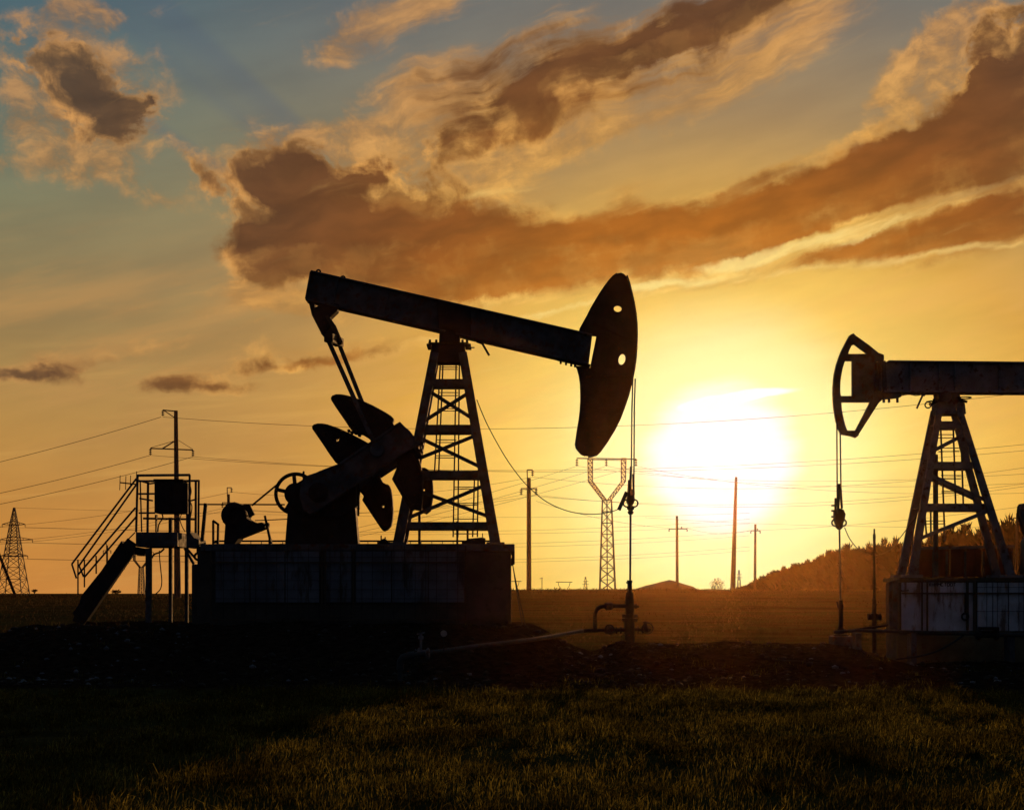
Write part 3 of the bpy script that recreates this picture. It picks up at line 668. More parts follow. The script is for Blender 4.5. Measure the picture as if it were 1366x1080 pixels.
weight(W2, YF-.02-.2, .12, [ell(451.2,587,1.6,2.4,12,30)]); weight(W4, YF-.22, .12, [ell(511.8,675.6,1.3,1.8,12)]); weight(W3b, YF-.22, .12, [ell(565.8,653.8,1.2,2.0,12)])
mb = MB()
for (px,py) in ((466,571),(470,573.5),(474,572),(480,577)): mb.lathe(P(px,py+4,YN+.1), (0,-1,0), [(0,.04),(.12,.04)], 6); mb.build('weight_bolt', BLACK, LP); mb = MB()
for (px,py) in ((557,597),(562,601),(560,607),(557,612),(563,592)): mb.box(P(px-2,py-3,YN-.05), P(px+3,py+3,YN+.3)); mb.build('weight_bolt', BLACK, LP); mb = MB()
# pitman arms and equalizer
for Y, s in ((Y0-1.02, 0), (Y0+1.02, 1)):
    a, b_ = (P(452.4,459,Y), P(511.5,608,Y)) if s else (P(438, 454, Y), P(503, 600, Y))
    m = MB(); m.bar(a, b_, .10, .10); m.lathe(b_-V3((0,.09,0)), (0,1,0), [(0,.16),(.18,.16)], 18); m.build('pitman_arm', STEEL, LP, .01)
mb = MB(); mb.plate([[(417.2,422),(421,412),(432,406),(441,409),(452.3,412.3),(451,416),(441.5,425),(445.4,431.7),(437,442),(431,447.5),(429,445)]], Y0, .16)
mb.plate([[(412.4,402.5),(420.6,404),(421.2,412),(417.2,422)]], Y0, .16); mb.plate([[(441,409.6),(443.6,405.4),(453.5,407.6),(452.5,412.6)]], Y0, .16); mb.build('tail_bracket', BLACK, LP, .008)
mb = MB(); mb.plate([[(422,425),(438,420),(447,433),(457.5,457.4),(446.4,461.5),(437.5,455),(429,446)]], Y0, .13); mb.bar(P(438,450,Y0-1.12), P(453,457,Y0+1.12), .2, .2, side=(1,0,0)); mb.build('equalizer', BLACK, LP, .01)
mb = MB(); mb.plate([[(434,422),(438,420),(445.6,431.6),(448,434),(457.6,456.8),(452,456)]], Y0-.2, .02); mb.build('equalizer_guard', FRAMEP, LP)
# motor on its swinging mount
mb = MB(); c = P(315.5, 688, Y0+.15); mb.lathe(c-V3((0,.42,0)), (0,1,0), [(0,.20),(.05,.29),(.12,.30),(.70,.30),(.78,.26),(.84,.16)], 26)
for k in range(12):
    a = k*math.pi/6; mb.bar(c+V3((math.cos(a)*.3,-.25,math.sin(a)*.3)), c+V3((math.cos(a)*.3,.28,math.sin(a)*.3)), .03, .03)
mt_ = mb.build('electric_motor', BLACK, LP)
mb = MB(); mb.plate([[(296.5,682),(307,673.2),(333.5,673.2),(340,686),(332.4,690.2),(330,682),(322,676),(309,676),(303,692)]], Y0-.35, .05); mb.build('motor_guard', BLACK, mt_)
mb = MB(); mb.plate([[(302,726),(304,696),(316,702),(327,700),(329,690),(336,694.5),(345,698),(352,697),(357,700.5),(356,704),(322,717.5),(316,726)]], Y0+.1, .30); mb.build('motor_mount', BLACK, LP, .01)
mb = MB(); mb.bar(P(353.3,687.5,Y0-.3), P(361.5,725,Y0-.3), .05, .05, .06, .06); mb.lathe(P(356,699,Y0-.36), (0,1,0), [(0,.05),(.12,.05)], 8); mb.box(P(358,718,Y0-.4), P(363,726,Y0-.2)); mb.build('tension_screw', BLACK, LP)
mb = MB(); mb.bar(P(336,674,Y0+.7), P(376,641,Y0+.7), .028, .12); mb.build('drive_belt', RUBBER, LP)
mb = MB(); mb.tube([P(340,694,Y0+.7), P(352,693.6,Y0+.7), P(386,692,Y0+.7)], .012, 6); mb.build('drive_belt', RUBBER, LP)
mb = MB(); mb.bar(P(269.5,722,Y0-.5), P(274.3,671,Y0-.5), .075, .06); mb.build('brake_lever', BLACK, LP)
mb = MB(); 
for a, b_ in (((284.5,726),(284.5,694)),((290.5,726),(291,699)),((284,694),(291.5,699.5)),((284,723),(291,723))): mb.bar(P(*a,Y0-.2), P(*b_,Y0-.2), .05, .05)
mb.build('lever_bracket', BLACK, LP)
mb = MB(); mb.tube([P(264,672.5,Y0+.8), P(380,672.8,Y0+.8)], .018, 8); mb.build('guard_rail', BLACK, LP)
for i,(x0,x1) in enumerate(((500,518),(612,652))):
    mb = MB()
    if i == 0: mb.box(P(503,722.5,Y0-.8), P(520,726,Y0-.4)); mb.bar(P(508.5,724,Y0-.6), P(508.5,714,Y0-.6), .03); mb.bar(P(513,724,Y0-.6), P(514,716,Y0-.6), .03); mb.lathe(P(512,722,Y0-.8), (0,1,0), [(0,.07),(.3,.07)], 10); mb.build('leg_clamp', BLACK, LP)
    else:
        mb.box(P(616,721,Y0-.4), P(641,726,Y0+.2)); mb.lathe(P(643,721.5,Y0-.3), (1,0,0), [(-.35,.06),(.0,.09),(.08,.07)], 12); mb.bar(P(644,720,Y0-.3), P(643.6,711,Y0-.3), .02)
        mb.build('hose_reel', BLACK, LP)
        for px, pt in ((610,695),(623.8,697)): mb = MB(); mb.bar(P(px,726,Y0+.5), P(px,pt,Y0+.5), .05); mb.build('guard_post', BLACK, LP)
mb = MB(); mb.bar(P(559.5,682,Y0+.5), P(559.5,726,Y0+.5), .06, .06); mb.build('guard_post', BLACK, LP)
# bridle, carrier bar, polished rod
for px, dy, xt in ((841.4,-.16,843.2),(845.2,.16,846.4)):
    m = MB(); m.tube([P(xt+1.0, 505, Y0+dy), P(xt-.2, 545, Y0+dy), P(px+.3, 660, Y0+dy)], .017, 6); m.build('bridle_cable', WIRE, LP)
mb = MB()
for a, b_, w in (((841.8,622),(840.4,655),.05),((844.6,632),(845.4,660),.045),((838.8,640),(837.6,660),.035)): mb.bar(P(*a,Y0), P(*b_,Y0), w, .08)
mb.plate([[(837.5,654),(844,652),(845.8,660),(846.4,668),(844,673.5),(838,674),(835.6,668),(836.6,661)]], Y0, .12)
mb.ring(P(836.4,671,Y0), .085, .02, 'Y', 16, 6); mb.ring(P(846,671,Y0), .085, .02, 'Y', 16, 6); mb.lathe(P(841.2,686,Y0), (0,0,1), [(0,.045),(.05,.08),(.09,.05),(.13,.09),(.2,.09)], 10)
cb = mb.build('carrier_bar', BLACK, LP)
mb = MB(); mb.bar(P(836,656,Y0), P(825.4,680,Y0), .085, .09); mb.build('load_cell', BLACK, LP)
mb = MB(); mb.tube([P(841.2,684,Y0), P(840.6,778,Y0)], .026, 10); mb.build('polished_rod', GALV, LP)
mb = MB(); mb.tube(spline([P(636,533,Y0-.2), P(650,566,Y0-.2), P(672,606,Y0-.1), P(690,632,Y0), P(706,650,Y0), P(730,669.5,Y0), P(760,682,Y0), P(790,685.6,Y0), P(812,683,Y0), P(826,678.6,Y0)]), .011, 6)
tag(mb.build('signal_cable', RUBBER), 'thin black cable sagging from the left tower leg across to the rod carrier', 'cable')

# ---- left foundation ------------------------------------------------
YB = 32.15; YBk = 34.55
LF = empty('foundation_block', V3((P(470,833,YB).x, Y0, .8)), 'long pale panelled foundation block under the left pumpjack, standing on the raised soil', 'foundation')
zt, zb_ = P(0,725.5,YB).z, P(0,836,YB).z-.25
mb = MB(); mb.box((P(263,0,YB).x, YB, zb_), (P(682,0,YB).x, YBk, zt-.16)); mb.box((P(253.5,0,YB).x, YB+.15, zb_), (P(263,0,YB).x-.003, YBk-.2, P(0,752,YB).z)); mb.build('block', CONC, LF, .02)
mb = MB(); mb.box((P(268,0,YB).x, YB-.06, zt-.157), (P(686.5,0,YB).x, YBk+.05, zt)); mb.build('top_slab', STEEL, LF, .01)
def panels(root, xr, yr, Y, mt, n, gap=.012):
    W = (xr[1]-xr[0])/n
    for i in range(n):
        m = MB(); a, b_ = P(xr[0]+i*W, yr[0], Y), P(xr[0]+(i+1)*W, yr[1], Y)
        x0, x1 = a.x+gap, b_.x-gap; k = max(2, int((x1-x0)/.11)); 
        for j in range(k):     # shallow ribbed sheet
            u0, u1 = x0+(x1-x0)*j/k, x0+(x1-x0)*(j+1)/k
            m.box((u0, Y-.012 if j % 2 else Y-.020, b_.z), (u1, Y+.02, a.z))
        m.build('sheet_panel', mt, root)
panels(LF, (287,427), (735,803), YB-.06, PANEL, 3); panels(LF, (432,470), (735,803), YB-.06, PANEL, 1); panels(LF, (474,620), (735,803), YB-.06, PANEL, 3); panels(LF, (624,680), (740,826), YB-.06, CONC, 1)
mb = MB()
for a, b_ in (((281,734),(281,826)),((429.5,728),(429.5,822)),((434,731),(434,822)),((471.5,731),(471.5,824)),((621,728),(621,826)),((281,826),(621,826)),((281,750),(621,750)),((434,821),(470,821))): mb.bar(P(*a,YB-.16), P(*b_,YB-.16), .035, .03)
fg = mb.build('fence_frame', FRAMEP, LF)
mb = MB()
for k in range(25):
    px = 284+k*14.2
    if px < 620: mb.bar(P(px,727,YB-.155), P(px,825,YB-.155), .009, .006)
for py in (733,743,762,774,786,798,810): mb.bar(P(281,py,YB-.15), P(621,py,YB-.15), .009, .006)
mb.build('wire_mesh', BLACK, fg)
mb = MB(); mb.plate([[(676,729.5),(686.6,729.5),(686.6,752),(683,754.5),(676,753)]+[], ell(680.6,742,2.0,4.2,12)], YB+.2, .05); mb.build('lifting_lug', BLACK, LF)
mb = MB(); mb.ring(P(264,742,YB+.4), .075, .028, 'Y', 18, 8); mb.box(P(262,728,YB+.3), P(273,738,YB+.6)); mb.build('lifting_lug', BLACK, LF)
# low railing at the back edge
mb = MB(); mb.tube([P(286,721.4,YBk+.1), P(664,721.4,YBk+.1)], .022, 8); mb.tube([P(286,725.4,YBk+.1), P(664,725.4,YBk+.1)], .010, 6)
for k in range(27): mb.bar(P(292+k*14.2,728.4,YBk+.1), P(292+k*14.2,721.4,YBk+.1), .016)
tag(mb.build('low_railing', BLACK), 'low thin railing along the back edge of the left foundation', 'railing')
for a, b_, l in ((P(684,753,YB+.2), P(701,790,YB+2), 'thin rope slanting away to the right from the right end of the left foundation'), (P(684.5,756,YB+.1), P(697,838,YB-.2), 'thin rope hanging steeply from the right end of the left foundation to the soil')):
    mb = MB(); mb.tube(catenary(a, V3((b_.x, b_.y, gz(b_.x, b_.y)+.02)), .05, 10), .012, 5); tag(mb.build('rope', RUBBER), l, 'rope')

# ---- access platform ---------------------------------------------------
YP = 32.9
AP = empty('access_platform', V3((P(220,835,YP).x, YP+.6, .7)), 'raised steel platform with railings and a steep stair, left of the left pumpjack', 'platform')
mb = MB(); mb.box(P(181,709.5,YP), P(253.5,731,YP+1.3)); mb.plate([[(253.5,709.5),(258,710),(264,718),(270,720),(270,731),(253.5,731)]], YP+.5, .4); mb.build('deck', STEEL, AP, .01)
mb = MB(); mb.plate([[(181,729),(192,731),(199,733),(196,740),(186,741),(180,737)]], YP+.3, .2); mb.build('deck_bracket', BLACK, AP)
for (x, y0, y1, Y, w) in ((198.5,731,842,YP+.1,.125),(227.5,690,800,YP+1.25,.08)):
    m = MB(); p = P(x,y0,Y); m.bar(p, (p.x, Y, gz(p.x, Y)-.2), w, w); m.build('leg', STEEL, AP)
for x in (198.5, 249):
    m = MB(); p = P(x,731,YP+1.2); m.bar(p, (p.x, p.y, gz(p.x, p.y)-.2), .08, .08); m.build('leg', STEEL, AP)
mb = MB(); mb.bar(P(246.5,731,YP+.2), P(258.5,752,YP+.2), .06, .06); mb.bar(P(249,731,YP+.2), P(262,746,YP+.2), .05, .05); mb.build('deck_brace', STEEL, AP)
mb = MB()
for Y in (YP+.05, YP+.95): mb.plate([[(170.4,717.5),(181.5,725),(179.5,737),(143.7,787),(112,833),(97,828),(109.6,793)]], Y, .02)
sb = V3(P(174,730,YP+.5)); se = V3(P(112,818,YP+.5))
for k in range(11):
    c = sb.lerp(se, (k+.5)/11); mb.box((c.x-.10, YP+.07, c.z-.02), (c.x+.10, YP+.93, c.z+.02)); mb.box((c.x-.10, YP+.07, c.z-.16), (c.x-.08, YP+.93, c.z-.02))
mb.plate([[(168,722),(176,735),(112,828),(104,817)]], YP+.5, .40)
mb.build('stair', BLACK, AP)
for Y, rails in ((YP+.02, [((182,638),(95.8,752)),((180.7,677),(103.4,767))]), (YP+.98, [((184,643),(105.5,754)),((182.6,688),(113,769))])):
    m = MB()
    for a, b_ in rails: m.tube([P(*a,Y), P(*b_,Y)], .024, 8)
    a, b_ = rails[0][1], rails[1][1]
    m.tube([P(*a,Y), P(b_[0]-1.5, b_[1]+ (4 if Y < YP+.5 else 0), Y)], .022, 8)
    for (x, t_) in (((104,746),(128.3,741)) if Y < YP+.5 else ((112.6,746),(143,728))):
        p = P(x, t_, Y); yb = 717+(170-x)*1.15; m.tube([p, P(x, min(yb,812), Y)], .018, 8)
    m.tube([P(180,710,Y), P(171,719,Y)], .015, 6)
    m.build('handrail', STEEL, AP)
mb = MB(); Yn_, Yf_ = YP+.05, YP+1.25
def rl(a, b_, Y, r=.022): mb.tube([P(*a,Y), P(*b_,Y)], r, 8)
rl((183,634),(253.5,633.3),Yn_,.03); rl((253,633),(253,709.5),Yn_,.026); rl((183.6,634),(181.6,709.5),Yn_,.028); rl((183,641.5),(265.5,641),Yf_,.026)
rl((197.5,643),(196.8,710),Yn_+.5,.03); rl((187,641),(189,709),Yf_,.018); rl((261.2,641),(261,716),Yf_,.03); rl((265.2,640),(264.6,718),Yf_,.026); rl((183,658.5),(206,658.3),Yn_); rl((186,664.5),(204,667.6),Yf_,.02); rl((185,684),(207,684),Yn_,.02); rl((191,691.2),(262,692.4),Yf_,.026); rl((253,668),(262,665.6),Yf_,.02)
rl((250,685),(250,709.5),Yn_+.2,.035); rl((183,640),(200,645),Yn_+.3,.02); rl((200,645),(208,643.8),Yn_+.3,.02)
mb.build('railing', STEEL, AP)
CC = empty('control_cabinet', P(230,709.5,YP+.6), 'boxy black electrical cabinet inside the railings on the raised platform', 'cabinet')
mb = MB(); mb.box(P(205.8,641.5,YP+.35), P(252.6,686,YP+1.0)); mb.build('housing', BLACK, CC, .012)
mb = MB(); mb.box(P(208,644,YP+.325), P(228,683.5,YP+.345)); mb.build('door', BLACK, CC, .004)
mb = MB(); mb.box(P(230,644,YP+.325), P(250.5,683.5,YP+.345)); mb.build('door', BLACK, CC, .004)
mb = MB(); mb.box(P(204.6,640,YP+.3), P(253.8,642,YP+1.05)); mb.build('rain_roof', BLACK, CC)
for x in (208.4, 250.5):
    m = MB(); m.box(P(x-2,686.1,YP+.4), P(x+2,692.5 if x < 220 else 709.5,YP+.55)); m.build('leg', BLACK, CC)
for x in (208.4, 250.5):
    m = MB(); m.box(P(x-1.5,686.1,YP+.8), P(x+1.5,709.5,YP+.9)); m.build('leg', BLACK, CC)
def cable(pts, Y, label, r=.016):
    m = MB(); m.tube(spline([P(x,y,Y) for x,y in pts]), r, 6); tag(m.build('cable', RUBBER), label, 'cable')
cable([(216.5,686),(217,691),(212,699),(210.5,709)], YP+.5, 'short black cable curling out under the cabinet to the platform deck', .018)
cable([(219,731.5),(214,736),(206,739),(202.5,744)], YP+.4, 'short thick cable looping just under the platform deck', .022)
cable([(212.7,734),(213,745),(214.5,760),(215.8,775),(214,785),(208,791.5),(203.5,792.5)], YP+.4, 'long loose cable hanging below the platform and curving back to its leg', .014)
cable([(253,645),(255,655),(253.2,666),(256,676),(254,690)], YP+.3, 'wavy cable running down the right side of the black cabinet', .014)
cable([(247,709),(243,702),(240,692),(243,684)], YP+.45, 'thin bent cable between platform deck and the cabinet bottom', .012)
AN = empty('yagi_antenna', P(183,646,YP+.2), 'small yagi antenna on a boom off the left corner of the platform railing', 'antenna')
mb = MB(); mb.bar(P(160,643.4,YP+.2), P(184,646,YP+.2), .03); mb.build('boom', BLACK, AN)
for x, t_, b_ in ((160.3,634,653.5),(168,634.5,653),(174.3,634,651),(182.2,628.5,648)):
    m = MB(); m.tube([P(x,t_,YP+.2), P(x-.6,b_,YP+.2)], .010, 6); m.build('element', BLACK, AN)

# ================================================================== well heads
def flange(mb, c, axis, r, t_): mb.lathe(V3(c)-V3(axis)*t_/2, axis, [(0,r),(t_,r)], 16)
def handwheel(root, c, R, axis='X'):
    m = MB(); m.ring(c, R, .016, axis, 20, 6)
    for k in range(4):
        a = k*math.pi/2+.3; d = {'X': V3((0,math.cos(a),math.sin(a))), 'Y': V3((math.cos(a),0,math.sin(a))), 'Z': V3((math.cos(a),math.sin(a),0))}[axis]; m.tube([c, c+d*R], .01, 5)
    return m.build('handwheel', BLACK, root)
gzw = gz(P(840,0,Y0).x, Y0)
WH = empty('wellhead', V3((P(840,0,Y0).x, Y0, gzw)), 'well head with two pipe branches and a handwheel, under the rod of the left pumpjack', 'well head', 'well heads')
mb = MB(); c = P(840,0,Y0).x; Z = lambda py: P(0,py,Y0).z
mb.lathe(V3((c,Y0,0)), (0,0,1), [(gzw-.3,.115),(Z(842),.115),(Z(842)+.001,.12),(Z(826),.12)], 16); mb.lathe(V3((c,Y0,0)), (0,0,1), [(Z(829),.185),(Z(824.4),.185),(Z(824.3),.12),(Z(823.4),.12),(Z(823.3),.185),(Z(819),.185)], 18)
mb.lathe(V3((c,Y0,0)), (0,0,1), [(Z(819),.10),(Z(800),.10),(Z(790),.085)], 14); mb.build('casing_head', BLACK, WH)
mb = MB(); mb.lathe(V3((c,Y0,0)), (0,0,1), [(Z(790),.06),(Z(777),.055),(Z(776.5),.065),(Z(773.6),.065)], 12); mb.tube([P(837,778,Y0-.02), P(835.2,776,Y0-.02)], .012, 6); mb.build('stuffing_box', BLACK, WH)
mb = MB(); mb.tube(spline([P(838,808,Y0), P(812,808,Y0), P(800,809.5,Y0), P(795,815,Y0), P(793.8,823,Y0), P(793.8,840,Y0)],5), .048, 12); mb.build('upper_branch', BLACK, WH)
mb = MB(); mb.lathe(P(812,808,Y0), (1,0,0), [(-.10,.06),(-.06,.09),(.06,.09),(.10,.06)], 8); mb.build('union', BLACK, WH)
mb = MB(); mb.tube([P(842,808,Y0), P(852,808.3,Y0)], .035, 10); flange(mb, P(848,808,Y0), (1,0,0), .06, .05); mb.build('side_outlet', BLACK, WH)
mb = MB(); mb.tube([P(776,841,Y0), P(868,838.6,Y0)], .045, 12)
for x in (822,828,851,857): flange(mb, P(x,840-(x-822)*.02,Y0), (1,0,0), .085, .035)
mb.build('lower_branch', BLACK, WH)
mb = MB(); mb.lathe(P(813,840,Y0), (1,0,0), [(-.12,.06),(-.07,.1),(.07,.1),(.12,.06)], 12); mb.tube([P(813,840,Y0), P(813,840,Y0-.25)], .02, 8); mb.build('valve', BLACK, WH); handwheel(WH, P(813,838.5,Y0-.27), .10, 'Y')
mb = MB(); mb.lathe(P(861,838.8,Y0), (1,0,0), [(-.1,.06),(-.05,.1),(.05,.1),(.12,.06)], 12); mb.lathe(P(861,836,Y0), (0,0,1), [(0,.05),(.12,.035),(.14,.02)], 10); mb.build('valve', BLACK, WH); handwheel(WH, P(864,837.5,Y0-.2), .125, 'Y')
handwheel(WH, P(861.5,829.5,Y0), .06, 'Z')
# pipe to the elbow in front
FP = empty('flow_pipe', P(534,905,26.3), 'pale surface pipe with elbow, valve and gauge on the soil before the left foundation', 'pipe')
pp = [P(777,841,33.2), P(740,848,31.0), P(700,854,28.9), P(640,861,27.6), P(575,870,26.6), P(552,873,26.3), P(540,874.5,26.3), P(534.5,878,26.3), P(533.4,885,26.3), P(534,915,26.3)]
mb = MB(); mb.tube(spline(pp, 6), .045, 12); mb.build('pipe', PIPE, FP)
mb = MB(); mb.tube([P(552.5,873,26.3), P(545,874,26.3), P(537,877,26.3), P(534.4,882,26.3), P(533.7,893,26.3)], .07, 14); mb.build('elbow', PIPE, FP)
mb = MB(); mb.lathe(P(565,871,26.5), (1,0,0), [(-.12,.06),(-.10,.11),(-.07,.11),(-.05,.07),(.05,.07),(.07,.11),(.10,.11),(.12,.06)], 14); mb.tube([P(561.5,871,26.5), P(561.5,845,26.5)], .025, 8); mb.lathe(P(561.5,852,26.5), (0,0,1), [(0,.05),(.06,.05)], 8); vl = mb.build('valve', STEEL2, FP)
mb = MB(); mb.bar(P(556,845.5,26.5), P(567,843,26.5), .03, .03); mb.build('valve_handle', STEEL2, vl)
mb = MB(); mb.tube([P(592,868,26.7), P(592,847,26.7)], .010, 6); mb.lathe(P(592,844.5,26.67), (0,1,0), [(0,.075),(.05,.075)], 20); gg = mb.build('pressure_gauge', BLACK, FP)
mb = MB(); mb.lathe(P(592,844.5,26.665), (0,1,0), [(0,.062),(.003,.062)], 20); mb.build('dial', DIAL, gg)
# second well head
YR = 33.0
xr = P(1121.5,0,YR).x; gr_ = gz(xr, YR)
WR = empty('wellhead', V3((xr, YR, gr_)), 'slim well head with a short stuffing box, under the rod of the right pumpjack', 'well head', 'well heads')
mb = MB(); Z = lambda py: P(0,py,YR).z
mb.lathe(V3((xr,YR,0)), (0,0,1), [(gr_-.3,.13),(Z(852),.13),(Z(851),.17),(Z(846),.17),(Z(845),.1),(Z(838),.08),(Z(836),.05),(Z(812),.05),(Z(811),.06),(Z(806),.06)], 14); mb.build('casing_head', BLACK, WR)
mb = MB(); mb.tube([P(1118,810,YR), P(1116.5,802,YR)], .02, 6); mb.lathe(P(1121.4,806,YR), (0,0,1), [(0,.045),(.1,.045)], 10); mb.build('stuffing_box', BLACK, WR)
mb = MB(); mb.box(P(1112,848,YR-.3), P(1131,864,YR+.2)); mb.build('cellar_box', STEEL, WR, .02)
RP = empty('flow_pipe', P(1240,880,32.0), 'long pale straight pipe running low across the front of the right foundation', 'pipe')
mb = MB(); mb.tube([P(1112,842.5,32.2), P(1150,840.5,32), P(1200,842,31.6), P(1302,845,31.2)], .04, 12); mb.build('pipe', PIPE, RP)
mb = MB(); mb.tube([P(1330,846,31.1), P(1480,848,31)], .05, 12); mb.build('pipe', PIPE, RP)
mb = MB(); mb.lathe(P(1317,845.5,31.15), (1,0,0), [(-.26,.07),(-.22,.13),(-.17,.13),(-.15,.08),(.15,.08),(.17,.13),(.22,.13),(.26,.07)], 14); mb.box(P(1309,836,31), P(1328,840,31.25)); mb.build('valve', BLACK, RP)
for x in (1142, 1215, 1345):
    p = P(x, 850, 31.7); mb = MB(); mb.box((p.x-.06, p.y-.25, gz(p.x,p.y)-.1), (p.x+.06, p.y+.1, P(0,843.5,31.8).z)); mb.build('pipe_support', STEEL, RP)
mb = MB(); mb.tube(spline([P(1285,847,31.3), P(1272,856,31.1), P(1250,868,31.0), P(1225,875,30.9), P(1195,879,30.8)]), .022, 8); tag(mb.build('hose', RUBBER), 'dark hose drooping to the soil from the pipe before the right foundation', 'hose')
for i,(pts,l) in enumerate((([(1128,842),(1150,838),(1165,836),(1187,833)],'thin upper pipe leading from the slim well head toward the right foundation'),)):
    mb = MB(); mb.tube(spline([P(x,y,33.1) for x,y in pts]), .03, 10); tag(mb.build('side_pipe', BLACK), l, 'pipe')
xv = P(1166.3,0,33.4).x; gv = gz(xv,33.4); Z = lambda py: P(0,py,33.4).z
SP = empty('vent_pipe', V3((xv,33.4,gv)), 'upright slim vent pipe with a flange, between the right well head and right foundation', 'pipe')
mb = MB(); mb.lathe(V3((xv,33.4,0)), (0,0,1), [(gv-.2,.05),(Z(800),.05),(Z(795),.035),(Z(726),.03),(Z(716),.034),(Z(712),.03),(Z(711.9),.02),(Z(705),.018)], 12); mb.build('pipe', BLACK, SP)
mb = MB(); mb.lathe(V3((xv,33.4,0)), (0,0,1), [(Z(826),.10),(Z(818),.10)], 12); flange(mb, (xv,33.4,Z(822)), (1,0,0), .08, .3); mb.build('flange', BLACK, SP)

# ================================================================== right pumpjack
YC = 33.0
RJ = empty('pumpjack', P(1272,770,YC), 'right pumpjack with an open-framed horse head and level beam, cut by the right edge', 'pumpjack', 'pumpjacks')
ro = [(1137.8,445.6),(1140.5,448.5),(1158,461),(1171,471.5),(1177.8,474),(1178,480.6),(1168,481.6),(1166,483.5),(1188,483),(1188,523.5),(1176,524),(1175,528.5),(1176,533.8),(1172,537.5),(1144.8,580.2),(1141,583.3),(1134.4,581),(1122.2,578.9),(1119,573),(1116.7,566.7),(1114.6,557),(1113.3,548.9),(1112,540),(1111.6,531),(1111.4,523),(1111.6,515.6),(1112.2,506),(1113.3,497.8),(1115.6,487.5),(1118.9,477.8),(1122,469.5),(1125.6,462.2),(1129.5,454.5),(1133.3,447.8)]
hA = [(1130,472.9),(1132.4,466),(1135.6,459.8),(1140,458.9),(1149,465.8),(1158.9,472.9)]
hB = [(1126.2,481),(1137,481),(1137,528.9),(1120.4,528.9),(1119.7,523),(1119.6,517.8),(1120,509),(1121,502),(1123,491)]
hC = [(1121,536),(1161,536),(1151,556),(1141,575),(1129.3,575),(1126.5,568),(1124.4,560),(1121.8,546.7)]
h1 = [(1159,480.4),(1168,480.4),(1168,482.2),(1159,482.2)]
mb = MB()
for dy in (-.06,.06): mb.plate([ro, hA, hB, hC], YC+dy, .014)
for loop in (ro[14:]+ro[:1], hA, hB, hC):
    for i in range(len(loop)-(1 if loop is not hA and loop is not hB and loop is not hC else 0)): mb.bar(P(*loop[i],YC), P(*loop[(i+1)%len(loop)],YC), .018, .12)
for a, b_ in zip(ro[0:6], ro[1:7]): mb.bar(P(*a,YC), P(*b_,YC), .018, .12)
mb.build('horse_head', STEEL, RJ)
mb = MB(); mb.bar(P(1176,483,YC), P(1178,524,YC), .08, .42); mb.bar(P(1165.5,483,YC), P(1166,524,YC), .04, .40); mb.bar(P(1171,483,YC), P(1171,524,YC), .04, .44)
mb.bar(P(1176,530,YC), P(1200,527.5,YC), .09, .3); bolts(mb, [P(x,531,YC-.1) for x in (1179,1186,1197)], .03, -.10); mb.bar(P(1166,529.5,YC), P(1182,526.5,YC), .04, .3); mb.build('head_mount', STEEL, RJ)
BR = P(1600,487.5,YC)
mb = MB(); mb.plate([[(1172,484),(1600,488.5),(1600,524.5),(1172,523.3)]], YC, .13); mb.bar(P(1182,483.6,YC), P(1600,488,YC), .045, .44); mb.bar(P(1176,523.6,YC), P(1600,525,YC), .045, .44)
rb = mb.build('walking_beam', STEEL2, RJ, .008)
for px in (1212,1250,1271,1330,1400,1480,1560):
    mb = MB(); mb.bar(P(px,485,YC), P(px,523.5,YC), .03, .40); mb.build('stiffener', STEEL2, rb)
mb = MB(); mb.plate([[(1248,523),(1274,523),(1281,536),(1284,538),(1246,538),(1249,534)]], YC, .2); mb.tube([P(1262,529,YC-.4),P(1262,529,YC+.4)], .13, 16); mb.build('saddle_bearing', STEEL, RJ, .01)
mb = MB(); mb.plate([[(1246,537.5),(1283,537.5),(1285,553.5),(1247,554)]], YC, .22); tcp = mb.build('tower_cap', STEEL2, RJ, .01)
mb = MB(); mb.ring(P(1238,540,YC-.3), .07, .016, 'Y', 14, 6); mb.tube(spline([P(1236,536,YC-.3), P(1243,535,YC-.3), P(1248,536.5,YC-.3)]), .02, 6); mb.build('grease_hose', BLACK, tcp)
mb = MB(); mb.ring(P(1286,530.5,YC-.25), .16, .014, 'Z', 16, 6); mb.build('grease_hose', BLACK, tcp)
mb = MB(); mb.bar(P(1278,532,YC-.25), P(1290,536,YC-.25), .05); mb.build('grease_fitting', BLACK, tcp)
mb = MB(); mb.bar(P(1240,540,YC-.2), P(1250,535,YC-.2), .06); mb.build('grease_fitting', BLACK, tcp)
for x in (1246,1283): mb = MB(); bolts(mb, [P(x,537,YC-.25)], .03, .09); mb.build('anchor_bolt', BLACK, tcp)
mb = MB(); mb.bar(P(1231.6,525,YC-.2), P(1223,544.5,YC-.25), .04, .03); mb.bar(P(1229,524,YC-.2), P(1234,527,YC-.2), .06, .06); mb.build('locking_bar', STEEL, RJ)
mb = MB(); mb.tube(spline([P(1200,528,YC-.2), P(1212,526,YC-.2), P(1222,527.5,YC-.2), P(1231,526,YC-.2)]), .01, 5); mb.build('beam_cable', RUBBER, RJ)
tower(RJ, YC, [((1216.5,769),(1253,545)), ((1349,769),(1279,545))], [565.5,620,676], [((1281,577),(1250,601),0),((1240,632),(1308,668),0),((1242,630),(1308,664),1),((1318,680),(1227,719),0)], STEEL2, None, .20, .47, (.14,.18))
ladder(RJ, [((1254.5,560),(1260.5,722)),((1271.5,565),(1274.8,672)),((1281.5,565),(1285,672)),((1233.5,682),(1236,716)),((1241.5,680),(1242,724))],
       [(1250,1273,y) for y in (579.5,584)]+[(1252,1280,y) for y in (597.5,602)]+[(1255,1282,y) for y in (634,638.5)]+[(1256,1284,y) for y in (655,657)]+[(1229,1261,y) for y in (694.5,698.3)], YC+.3, STEEL)
